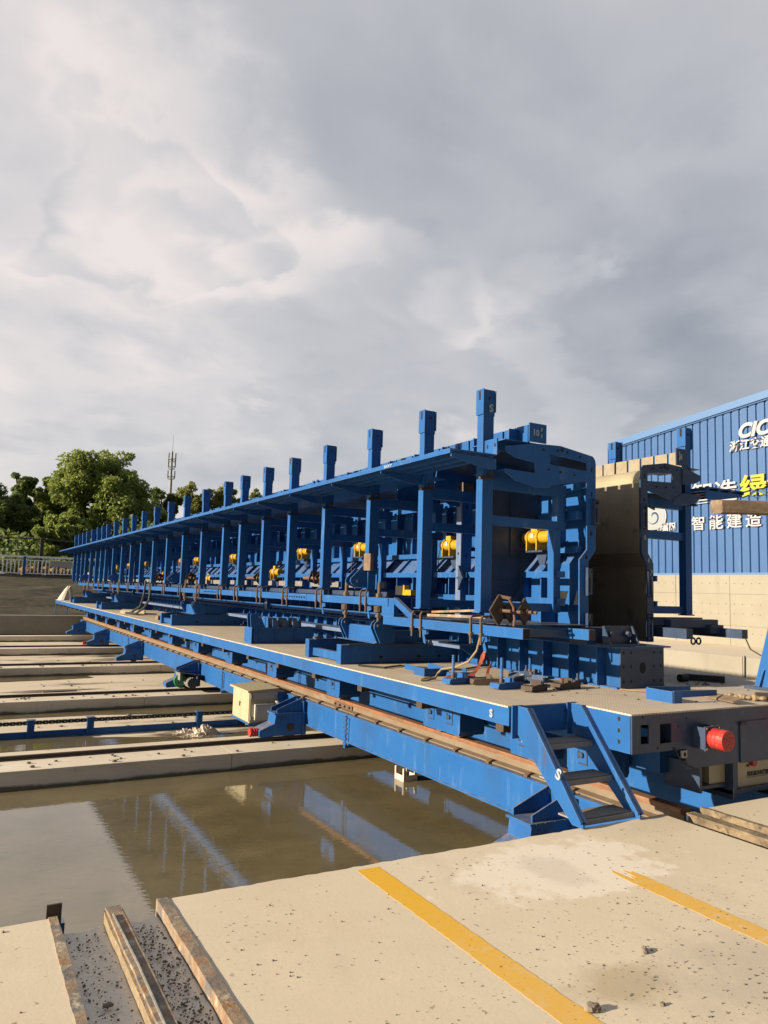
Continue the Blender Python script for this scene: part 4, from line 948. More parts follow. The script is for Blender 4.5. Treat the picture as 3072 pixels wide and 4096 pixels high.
# ================================================================== SIDE FORMWORKS
POST_Y = [6.05, 7.15, 8.40, 9.76, 11.06, 12.24, 13.46, 14.48, 16.02, 17.58, 19.13, 20.68, 22.26, 23.74, 25.2, 26.78, 28.29, 29.34, 30.46, 31.83, 33.22, 34.37, 35.63, 36.88]
def formwork(side):
    left = side == 'left'
    YE = 5.86 if left else 5.80          # near end
    YZ = 37.3
    if left: mp = lambda x: x
    else:
        def mp(x):
            if x >= 4.45: return 6.45+(5.82-x)*0.785
            return 7.525+(4.45-x)*1.28
    dz = 0 if left else -0.025
    def bx(m, xa, xb, *a, **k): return m.box(mp(xa), mp(xb), *a, **k)
    def pr(m, poly, *a, **k): return m.prism([(mp(x), z) for x, z in poly], *a, **k)
    t = thing('side_formwork', (mp(5.4), 21, 1.2), 'left half of the blue beam mould, a row of posts under a long walkway' if left else
              'far right half of the blue steel beam mould, showing its bare steel inner face', 'formwork', 'halves of the blue beam mould')
    # skin: web, bulb flare, foot
    sk = [(5.82, 2.93+dz), (5.82, 2.13), (5.70, 1.985), (5.70, 1.17)]
    th = 0.012
    s = MB()
    pr(s, sk+[(x-th, z) for x, z in sk[::-1]], 'y', YE+0.02, YZ)
    so_ = s.build('skin_plate', m_skin, t)
    s = MB(); pr(s, [(x-th-.001, z) for x, z in sk]+[(x-th-.006, z) for x, z in sk[::-1]], 'y', YE+0.025, YZ-.01); s.build('skin_back', m_blue, so_)
    # rounded fillet from web to the flange soffit, its sunlit sheen painted in as paler steel
    arc = [(5.82-0.16*(1-math.cos(a)), 2.93+dz+0.16*math.sin(a)) for a in np.linspace(0, math.pi/2, 8)]+[(4.93, 3.16+dz)]
    f = MB(); pr(f, arc+[(x-0.004, z-0.014) for x, z in arc[::-1]], 'y', YE+0.02, YZ)
    fo_ = f.build('flange_plate', m_fillet, t)
    f = MB(); pr(f, [(x-.006, z-.015) for x, z in arc]+[(x-.012, z-.021) for x, z in arc[::-1]], 'y', YE+0.025, YZ-.01); f.build('flange_back', m_bluedk, fo_)
    # comb strip standing on the outer edge of the flange
    c = MB(); P = 0.205; y = YE+0.015
    while y < YZ-0.2:
        c.box(min(mp(4.915), mp(4.945)), max(mp(4.915), mp(4.945)), y, y+P-0.032, 3.17+dz, 3.36+dz); y += P
    bx(c, 4.918, 4.942, YE+0.015, YZ-.1, 3.15+dz, 3.20+dz)
    c.build('comb_strip', m_blue if left else m_comb, t)
    if left:
        y = YE+.16; lo_ = MB().box(4.80, 4.914, y, y+0.012, 3.12, 3.33).build('comb_gusset', m_blue, t); rep(lo_, y, np.arange(y+.62, YZ, .62))
    # back stiffeners: vertical ribs, horizontal channels, sloped bulb plates
    r = MB()
    y = YE+.42
    if 1:
        pr(r, [(5.807, 2.92), (5.70, 2.92), (5.70, 2.13), (5.46, 1.885), (5.46, 1.20), (5.687, 1.20), (5.687, 1.99), (5.807, 2.135)], 'y', y, y+0.014)
    ro = r.build('rib', m_blue, t); rep(ro, y, np.arange(y+.44, YZ, .44))
    for z, x in ((2.80, 5.64), (2.13, 5.62), (1.86, 5.42), (1.58, 5.42), (1.27, 5.42)):
        x1 = 5.70 if x > 5.5 else 5.46
        h = MB(); bx(h, x, x1-0.001, YE+0.05, YZ-0.01, z-0.032, z+0.032); h.build('channel', m_blue, t)
    h = MB(); bx(h, 5.62, 5.699, YE+.05, YE+.66, 2.45, 2.53); h.build('channel', m_blue, t)
    if left:
        h = MB().prism([(4.88, 1.56), (5.455, 1.56), (5.455, 1.885), (5.60, 2.03), (5.69, 2.13), (5.69, 2.84), (4.88, 2.84)], 'y', 6.56, 6.575)
        h.box(5.25, 5.262, 6.54, 6.559, 2.05, 2.8).box(4.98, 5.45, 6.542, 6.559, 2.03, 2.042).box(4.98, 5.45, 6.542, 6.559, 1.80, 1.812).box(4.95, 4.98, 6.53, 6.559, 1.57, 2.83)
        for z in (1.7, 1.85, 2.1, 2.25): h.hole_y(4.925, 6.56, z, .006, .012, 1)  # pale discs paint the light seen through the bolt holes
        h.build('bulkhead', [m_bluedk, m_logo], t)
    sl_ = MB(); pr(sl_, [(5.74, 2.12), (5.53, 1.905), (5.53, 1.895), (5.74, 2.11)], 'y', YE+0.5, YZ-0.02); sl_.build('sloped_plate', m_blue, t)
    # near end frame: slotted head, slim column, flared foot
    e = MB(); y0, y1 = YE-0.016, YE
    pr(e, [(4.99, 3.17+dz), (5.33, 3.185+dz), (5.78, 3.125+dz), (5.815, 3.09+dz), (5.825, 3.05+dz), (5.70, 3.045+dz), (5.19, 3.085+dz), (4.99, 3.085+dz)], 'y', y0, y1)
    pr(e, [(4.99, 3.085+dz), (5.19, 3.085+dz), (5.19, 2.975+dz), (4.99, 2.955+dz)], 'y', y0, y1)
    pr(e, [(4.99, 2.955+dz), (5.19, 2.975+dz), (5.70, 2.955+dz), (5.70, 2.85+dz), (5.19, 2.76+dz), (5.0, 2.855+dz)], 'y', y0, y1)
    pr(e, [(5.70, 3.045+dz), (5.825, 3.05+dz), (5.825, 2.13), (5.72, 2.0), (5.725, 1.17), (5.60, 1.17), (5.595, 2.02), (5.70, 2.13)], 'y', y0, y1)
    pr(e, [(5.19, 2.735+dz), (5.70, 2.84+dz), (5.70, 2.79+dz), (5.19, 2.68+dz)], 'y', y0+.25, y1+.25)
    for x, z in ((5.10, 3.12), (5.29, 3.13), (5.42, 3.125), (5.60, 3.10), (5.17, 2.92), (5.33, 2.91), (5.52, 2.90)): e.hole_y(mp(x), y0, z+dz, .016, .014)
    e.hole_y(mp(5.35), y0, 3.145+dz, .017, .026)
    for z in (2.98, 2.72): e.hole_y(mp(5.765), y0, z, .01, .026)
    for z in (2.30, 2.05): e.hole_y(mp(5.76 if z > 2.1 else 5.69), y0, z, .013, .028, 1 if left else 2)
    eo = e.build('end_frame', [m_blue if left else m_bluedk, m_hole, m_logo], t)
    w = MB()
    for pl in ([(4.99, 3.17+dz), (4.99, 2.965+dz), (4.72, 2.995+dz), (4.60, 3.04+dz), (4.60, 3.095+dz)], [(5.19, 2.735+dz), (4.99, 2.72+dz), (4.72, 2.765+dz), (4.60, 2.835+dz), (4.60, 2.87+dz), (5.0, 2.86+dz), (5.19, 2.78+dz)]):
        pr(w, pl, 'y', y0-0.012, y0-0.001)
    bx(w, 4.60, 4.99, y0-0.001, YE+0.55, 3.165+dz, 3.172+dz); bx(w, 4.60, 5.0, y0-0.001, YE+0.5, 2.862+dz, 2.868+dz)
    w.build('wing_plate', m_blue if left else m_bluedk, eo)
    p = MB(); bx(p, 4.90, 5.125, YE-0.03, YE-0.017, 3.18+dz, 3.375+dz)
    for z in (3.25, 3.32): p.hole_y(mp(5.06), YE-0.03, z+dz, .01, .022)
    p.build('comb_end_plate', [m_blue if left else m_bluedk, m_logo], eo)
    text('10' if left else '8', .085, (mp(4.94) if left else mp(5.06), YE-.032, 3.25+dz), (1, 0, 0), (0, 0, 1), m_stencil, 'stencil_mark', eo, offset=.003)
    # bolted latch plates on the end column
    for za, zb, xx in ((2.40, 2.66, 5.835), (1.66, 1.93, 5.735), (1.19, 1.46, 5.735)):
        q = MB(); bx(q, xx-0.055, xx+0.012, YE-0.05, YE-0.017, za, zb); bx(q, xx-.06, xx-.052, YE-0.06, YE+.05, za-0.01, zb+.01)
        q.prism([(mp(xx-.03)-.008, za+.02), (mp(xx-.03)+.008, za+.02), (mp(xx-.03)+.008, zb-.09), (mp(xx-.03)-.008, zb-.09)], 'y', YE-.053, YE-.049, 1)
        q.cyl((mp(xx-.03), YE-.05, zb-.035), (mp(xx-.03), YE-.075, zb-.035), .014, 6, 1)
        q.build('latch_plate', [m_bluedk, m_hole], eo)
    # walkway
    zw = 2.985 if left else 2.965
    k = MB(); YW = 5.77 if left else 5.80
    segs = [YW, 9.25, 15.3, 21.4, 27.5, 33.0, 37.56]
    for a, b in zip(segs, segs[1:]): bx(k, 3.90, 4.445 if left else 4.40, a+0.003, b-0.003, zw-0.012, zw)
    if left: k.box(4.4455, 4.925, 7.35, 37.3, zw-.02, zw-.008)
    bx(k, 3.90, 3.905, YW, 37.56, zw-0.045, zw-0.0125)
    wo = k.build('walkway', m_blue, t)
    for x in (4.06, 4.22, 4.38):
        k = MB(); bx(k, x, x+0.035, YW+0.02, 37.5, zw-0.045, zw-0.0125); k.build('stringer', m_blue, wo)
    n_ = len(POST_Y) if left else 8
    k = MB(); pr(k, [(3.92, zw-0.046), (3.92, zw-0.075), (4.30, zw-0.15), (4.445, zw-0.15), (4.445, zw-0.046)], 'y', YW+.004, YW+.018)
    ko = k.build('bracket', m_blue, wo); rep(ko, YW+.004, [y-.02 for y in POST_Y[1:n_]])
    if left: text('S07', .04, (3.897, 7.02, zw-.037), (0, -1, 0), (0, 0, 1), m_stencil, 'stencil_mark', wo, offset=.001, xscale=3.0)
    # support frames: one built, the rest copied
    def frame(y, zb):
        g = MB()
        bx(g, 4.581, 5.58, y-0.02, y+0.05, 2.325, 2.42); fo = g.build('support_frame', m_blue, t)
        g = MB(); bx(g, 4.581, 5.58, y-0.02, y+0.05, 2.69, 2.81); g.build('top_beam', m_blue, fo)
        g = MB(); za = zb+.005 if zb < 1.5 else 1.56; bx(g, 4.582, 5.62, y-0.01, y+0.06, za, za+.085); g.build('base_beam', m_blue, fo)
        p_ = MB(); bx(p_, 4.45, 4.58, y-0.05, y+0.05, zb, 3.45)
        bx(p_, 4.43, 4.60, y-0.06, y+0.06, zb-.014, zb-.001)
        if zb > 1.5: bx(p_, 4.48, 4.55, y-0.04, y+0.03, 1.555, zb-.015)
        p_.build('post', m_blue, fo)
        hd = MB(); bx(hd, 4.436, 4.444, y-.068, y+0.058, 3.43, 3.69); bx(hd, 4.586, 4.594, y-.068, y+.058, 3.46, 3.68); bx(hd, 4.445, 4.585, y-.056, y-.0505, 3.42, 3.685); bx(hd, 4.445, 4.585, y-.05, y+.05, 3.46, 3.60)
        if left: hd.prism([(y-.02, 3.58), (y+.012, 3.58), (y+.012, 3.675), (y-.02, 3.675)], 'x', 4.4345, 4.4365, 1)
        else: hd.prism([(y-.02, 3.58), (y+.012, 3.58), (y+.012, 3.675), (y-.02, 3.675)], 'x', mp(4.594)-.002, mp(4.594)+.001, 1)
        hd.hole_y(mp(4.52), y-.056, 3.60, .012, .016); hd.build('post_head', [m_blue, m_hole], fo)
        cc = MB(); bx(cc, 5.455, 5.56, y-0.018, y+0.06, 2.421, 2.689); cc.build('upper_column', m_blue, fo)
        cc = MB(); bx(cc, 5.395, 5.48, y-0.045, y+0.055, zb if zb < 1.5 else 1.646, 2.324); cc.build('lower_column', m_blue, fo)
        br = MB(); bx(br, 4.40, 4.60, y-.075, y-.055, zw-.205, zw-.19); br.cyl((mp(4.53), y-.05, zw-.15), (mp(4.53), y-.10, zw-.15), .02, 6); bx(br, 4.40, 4.47, y-.09, y-.05, zw-.22, zw-.205)
        br.build('clamp_bracket', m_dkrust, fo)
        return fo
    f1 = frame(POST_Y[0], 1.465); f3 = frame(POST_Y[2], 1.655)
    for i, y in enumerate(POST_Y[:n_]):
        if i in (0, 2): continue
        if i == 1: dup(f1, (0, y-POST_Y[0], 0))
        else: dup(f3, (0, y-POST_Y[2], 0))
    if left: text('S', .11, (4.51, POST_Y[0]-.064, 3.46), (1, 0, 0), (0, 0, 1), m_stencil, 'stencil_mark', f1, offset=.004)
    # longitudinal tubes
    if left:
        k = MB().box(4.45, 4.53, 7.83, 34.75, 1.455, 1.55); o = k.build('upper_tube', m_blue, t)
        j = MB(); y = 10.25
        j.box(4.444, 4.4495, y, y+0.85, 1.462, 1.545, 0)
        for q in np.linspace(y+.06, y+.8, 9): j.cyl((4.432, q, 1.502), (4.444, q, 1.502), .013, 6, 1)
        jo = j.build('splice_plate', [m_blue, m_hole], o); rep(jo, y, (14.7, 21.9, 28.2))
        k = MB().box(4.45, 4.535, 5.36, 7.93, 1.24, 1.335).box(4.455, 4.53, 5.356, 5.36, 1.243, 1.332, 1); k.build('lower_tube', [m_blue, m_hole], t)
        k = MB().box(4.46, 4.525, 7.831, 7.99, 1.336, 1.454).box(4.46, 4.525, 7.70, 7.83, 1.336, 1.55).bar((4.49, 7.72, 1.53), (4.49, 7.30, 1.345), .05, .07); k.build('tube_knee', m_blue, t)
        k = MB().box(5.27, 5.36, 5.38, 9.0, 1.225, 1.325).box(5.275, 5.355, 5.376, 5.38, 1.23, 1.32, 1); k.build('lower_tube', [m_blue, m_dkrust], t)
        k = MB().box(4.56, 5.26, 5.66, 5.72, 1.24, 1.31).box(4.56, 5.26, 6.6, 6.66, 1.24, 1.31).box(4.60, 5.6, 5.72, 8.0, 1.345, 1.352); k.build('tie_plate', m_bluedk, t)
        ko = MB().box(4.74, 4.78, 8.45, 9.45, 1.665, 1.745).build('dusty_beam', m_dusty, t); rep(ko, 8.45, np.arange(9.78, 36.5, 1.33))
        k = MB().box(4.60, 4.68, 8.1, 36.8, 1.56, 1.62).box(4.62, 5.45, 8.1, 36.8, 1.552, 1.559); k.build('sill_beam', m_bluedk, t)
    else:
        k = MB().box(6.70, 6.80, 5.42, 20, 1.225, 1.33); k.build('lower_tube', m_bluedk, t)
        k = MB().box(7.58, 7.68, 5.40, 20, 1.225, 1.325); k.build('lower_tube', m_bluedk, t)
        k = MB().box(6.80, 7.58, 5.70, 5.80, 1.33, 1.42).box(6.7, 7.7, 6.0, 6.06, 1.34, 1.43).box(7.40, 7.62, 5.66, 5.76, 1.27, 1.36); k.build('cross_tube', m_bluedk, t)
        for x in (7.18, 7.27):
            q = MB()
            pts = [(x+.035*math.sin(a), 5.72, 1.18+.035*math.cos(a)) for a in np.linspace(0, 2*math.pi, 10)]
            q.tube(pts, .010, 6); q.build('lifting_ring', m_bluedk, t)
    # U-shaped clamp rods on the tubes
    if left:
        def clamp(y, z0):
            q = MB(); q.tube([(4.44, y, z0-.24), (4.435, y, z0), (4.455, y, z0+.03), (4.55, y, z0+.035)], .0125, 7)
            q.cyl((4.44, y, z0-.16), (4.44, y, z0-.135), .022, 6).box(4.42, 4.56, y-.035, y+.035, z0-.135, z0-.128)
            return q.build('clamp_rod', m_rod, t)
        c0 = clamp(5.97, 1.385)
        for y, z in ((6.14, 1.385), (7.07, 1.385), (7.25, 1.385), (8.37, 1.60), (8.52, 1.60), (9.71, 1.60), (9.88, 1.60)): dup(c0, (0, y-5.97, z-1.385))
        for i, y in enumerate(POST_Y[4:20]):
            dup(c0, (0, y-0.08-5.97, 0.215)); dup(c0, (0, y+0.10-5.97, 0.215))
        for y in (6.0, 7.1, 8.42, 9.8):
            z = 1.20 if y < 8 else 1.41
            hk = MB(); hk.prism([(y-.06, z+.03), (y+.06, z+.03), (y+.06, z-.02), (y+.03, z-.12), (y-.01, z-.13), (y-.01, z-.10), (y+.02, z-.03), (y-.06, z-.02)], 'x', 4.52, 4.532)
            hk.build('hook_plate', m_blue, t)
        # joint plates between form sections, paint rubbed off
        for y in (7.62, 14.25, 21.0, 27.6, 33.9):
            q = MB().box(5.36, 5.50, y, y+.02, 1.2, 2.84).box(5.34, 5.36, y-.002, y+.10, 1.2, 2.84, 1)
            for z in (1.5, 1.8, 2.1, 2.4, 2.7):
                q.hole_y(5.42, y, z, .012, .03, 2)
                q.hole_x(5.34, y+.05, z+.02, .014, .018, 2)
            q.build('joint_plate', [m_blue, m_scuff, m_hole], t)
        q = MB().box(5.36, 5.52, 7.63, 7.66, 2.85, 3.0).box(5.345, 5.36, 7.60, 7.74, 2.845, 3.0); q.build('rusty_liner', m_wood, t)
        q = MB()
        for s_ in (-1, 1): q.prism([(7.52, 1.82), (7.61, 1.82+.15*s_), (7.61, 1.82)], 'x', 5.30, 5.335)
        q.bar((5.30, 7.50, 1.82), (5.30, 7.66, 1.82), .012, .012); q.build('wedge_plate', m_bluedk, t)
        # hinge lugs
        for y in (8.45, 17.9, 26.0, 32.6):
            q = MB()
            for yy in (y-.07, y+.06):
                q.prism([(4.56, 1.90), (4.35, 1.90), (4.23, 1.78), (4.22, 1.74), (4.25, 1.70), (4.34, 1.665), (4.56, 1.665)], 'y', yy, yy+.018)
                q.hole_y(4.31, yy, 1.745, .014, .022)
            q.box(4.552, 4.575, y-.14, y+.14, 1.65, 1.92)
            for z in (1.70, 1.85): q.cyl((4.55, y-.03, z), (4.46, y-.03, z), .016, 8, 2)
            q.build('hinge_lug', [m_blue, m_logo, m_rust], t)
        # vibrators
        def vibrator(x, y, z, rot=False):
            b = MB().box(x-.06, x+.10, y-.03, y+.24, z-.165, z-.145).prism([(y-.02, z-.166), (y+.16, z-.166), (y+.10, z-.30), (y+.02, z-.30)], 'x', x+.02, x+.04); 
            vo = b.build('vibrator', m_bluedk, t)
            v = MB()
            v.cyl((x, y-.10, z), (x, y+.04, z), .066, 18).cyl((x, y-.112, z), (x, y-.10, z), .058, 18, 0, .066)
            v.cyl((x, y+.04, z), (x, y+.06, z), .080, 18).cyl((x, y+.06, z), (x, y+.20, z), .070, 18).cyl((x, y+.20, z), (x, y+.22, z), .080, 18).cyl((x, y+.22, z), (x, y+.30, z), .064, 18)
            v.prism([(x-.075, z-.145), (x+.075, z-.145), (x+.075, z-.02), (x-.075, z-.02)], 'y', y+.042, y+.058).prism([(x-.075, z-.145), (x+.075, z-.145), (x+.075, z-.02), (x-.075, z-.02)], 'y', y+.202, y+.218)
            v.build('motor_body', m_yellow, vo, smooth=False)
            tb = MB().box(x-.035, x+.03, y+.08, y+.18, z+.06, z+.12); tb.build('terminal_box', m_yellow, vo)
            MB().box(x-.0735, x-.070, y+.10, y+.15, z-.01, z+.04).build('nameplate', m_white, vo)
            MB().tube([(x-.02, y+.19, z+.09), (x-.06, y+.26, z+.02), (x-.09, y+.27, z-.15), (x-.085, y+.28, z-.35), (x-.10, y+.30, z-.55), (x-.16, y+.33, z-.66)], .0065, 6).build('cable', m_black, vo)
            return vo
        v0 = vibrator(5.52, 7.98, 2.245)
        for x, y, z in ((5.46, 6.23, 2.265), (5.52, 10.48, 2.30), (5.52, 12.80, 2.31), (5.42, 13.92, 1.93), (5.52, 16.85, 2.30), (5.5, 19.9, 2.30), (5.5, 21.5, 2.30), (5.46, 23.6, 1.93), (5.46, 26.2, 2.28), (5.46, 18.6, 1.80), (5.46, 29.0, 2.28), (5.46, 31.5, 2.2)):
            dup(v0, (x-5.52, y-7.98, z-2.245))
        # cradle plates on the flange between the posts
        for y in (10.5, 14.95, 19.75, 24.4, 29.9):
            q = MB().box(4.65, 4.95, y+.1, y+.36, 3.10, 3.27)
            q.prism([(y-.10, 3.0), (y+.10, 3.0), (y+.10, 3.28), (y+.045, 3.28), (y+.035, 3.20), (y+.0, 3.17), (y-.035, 3.2), (y-.045, 3.28), (y-.10, 3.28)], 'x', 4.62, 4.645)
            q.build('cradle_plate', m_blue, t)
        q = MB().box(4.47, 4.485, 5.80, 6.0, 2.99, 3.155)
        for y in (5.83, 5.95): q.hole_x(4.47, y, 3.09, .012, .022)
        q.build('comb_stop', [m_blue, m_hole], t)
        q = MB().tube([(4.45, 21.3, 1.70), (4.40, 21.2, 1.3), (4.36, 21.35, 1.0), (4.25, 22.0, 0.80), (4.2, 23.0, .78)], .03, 8).tube([(4.45, 20.6, 1.50), (4.40, 20.5, 1.2), (4.34, 20.7, 1.0), (4.25, 21.3, .80), (4.15, 22.3, .78)], .03, 8); q.build('hoses', m_black, t)
    else:
        q = MB().box(6.46, 7.2, 5.9, 6.6, 2.79, 2.82).box(6.75, 6.95, 6.2, 6.3, 2.82, 2.93)
        q.build('soffit_brace', m_bluedk, t)
    # right side: the T-flange stop, grid plates at the back of the head
    for y in (YE+0.9, YE+1.8, YE+2.7):
        q = MB(); pr(q, [(5.0, 3.14+dz), (5.64, 3.06+dz), (5.64, 2.70+dz), (5.2, 2.70+dz), (4.95, 2.86+dz)], 'y', y, y+.014); q.build('diaphragm', m_blue, t)
    return t
formwork('left'); formwork('right')

# ================================================================== JACK BASES ON THE DECK
def jack_base(y, n, label):
    t = thing('jack_base', (4.8, y, ZD), label, 'jack base', 'sliding jack bases on the deck')
    W = .94
    for yy in (y, y+W):
        b = MB()
        b.box(4.02, 5.58, yy+.05, yy+.064, ZD+.016, 0.965).box(4.02, 5.58, yy, yy+.11, .965, .98).box(4.02, 5.58, yy, yy+.11, ZD+.002, ZD+.016).box(4.005, 4.02, yy-.003, yy+.113, ZD+.002, .982)
        b.box(4.02, 5.57, yy+.0, yy+.004, ZD+.02, .962)
        for x in (4.55, 5.1, 5.4): b.hole_y(x, yy, .83, .03, .018, 1)
        b.build('cross_beam', [m_blue, m_hole], t)
    MB().box(4.06, 4.14, y+.115, y+W-.003, ZD+.03, ZD+.125).build('tie_beam', m_blue, t)
    for yy in (y, y+W): MB().box(4.10, 5.55, yy-.02, yy+.03, .981, .99).build('greasy_track', m_dkrust, t)
    c = MB().box(4.52, 4.62, y+.06, y+W+.04, 1.0, 1.19).box(4.46, 4.68, y+.0, y+W+.1, .991, 1.0)
    for yy in (y+.03, y+W-.02):
        c.box(4.50, 5.5, yy, yy+.03, 1.0, 1.15)
    c.build('sliding_carriage', m_blue, t)
    for yy in (y-.02, y+W-.06):
        for dy in (-.045, .04):
            l = MB(); l.prism([(4.70, 1.0), (4.70, 1.16), (4.56, 1.25), (4.46, 1.27), (4.42, 1.24), (4.41, 1.18), (4.50, 1.0)], 'y', yy+dy, yy+dy+.016)
            l.build('lug', m_blue, t)
        s = MB().cyl((4.49, yy, 1.20), (4.49, yy, 1.74), .022, 10).cyl((4.49, yy, 1.555), (4.49, yy, 1.60), .042, 6)
        s.cyl((4.49, yy, 1.31), (4.49, yy, 1.345), .040, 6).cyl((4.46, yy-.07, 1.21), (4.46, yy+.07, 1.21), .016, 8)
        so = s.build('screw_jack', m_rod, t)
        sp = MB()
        for k in range(5): sp.cyl((4.49, yy, 1.375+k*.015), (4.49, yy, 1.385+k*.015), .062, 12)
        sp.build('spring', m_rod, so)
jack_base(8.14, 0, 'nearest blue jack base, two parallel beams carrying rusty screw jacks, beside loose brackets')
jack_base(16.35, 1, 'blue jack base just beyond the pedestal with four gussets')
jack_base(25.5, 2, 'blue jack base beside the pale board lying on the deck')
jack_base(32.2, 3, 'farthest blue jack base, close to the far end of the deck')
def lock_block():
    y = 11.29
    t = thing('lock_block', (4.5, y, ZD), 'blue box pedestal with four rounded gussets standing alone at the deck edge', 'pedestal')
    b = MB().box(4.04, 5.05, y+.01, y+.30, ZD+.018, .985).box(4.0, 5.12, y-.02, y+.33, .986, 1.005).box(4.0, 5.12, y-.02, y+.33, ZD+.003, ZD+.017).box(4.0, 4.012, y-.015, y+.325, ZD+.018, .985)
    b.build('pedestal', m_blue, t)
    for x in (4.13, 4.40, 4.72): MB().box(x, x+.014, y-.015, y+.0095, ZD+.018, .985).build('rib', m_blue, t)
    for yy in (y-.01, y+.14): MB().prism([(3.99, 1.006), (3.97, 1.19), (3.985, 1.215), (4.13, 1.215), (4.22, 1.006)], 'y', yy, yy+.018).hole_y(4.12, yy, 1.165, .014, .018).build('cheek_plate', [m_blue, m_logo], t)
    for i, x in enumerate((4.27, 4.44, 4.61, 4.79)):
        MB().prism([(y+0.0, 1.006), (y+.02, 1.14), (y+.05, 1.165), (y+.26, 1.165), (y+.26, 1.006)], 'x', x, x+.014).build('gusset', m_blue, t)
    MB().box(4.26, 4.82, y+.09, y+.3, 1.135, 1.15).build('bridge_plate', m_blue, t)
    for x in (4.34, 4.52, 4.68, 4.84): MB().cyl((x, y+.12, 1.006), (x, y+.12, 1.134), .04, 12).build('pin', m_dusty, t)
lock_block()

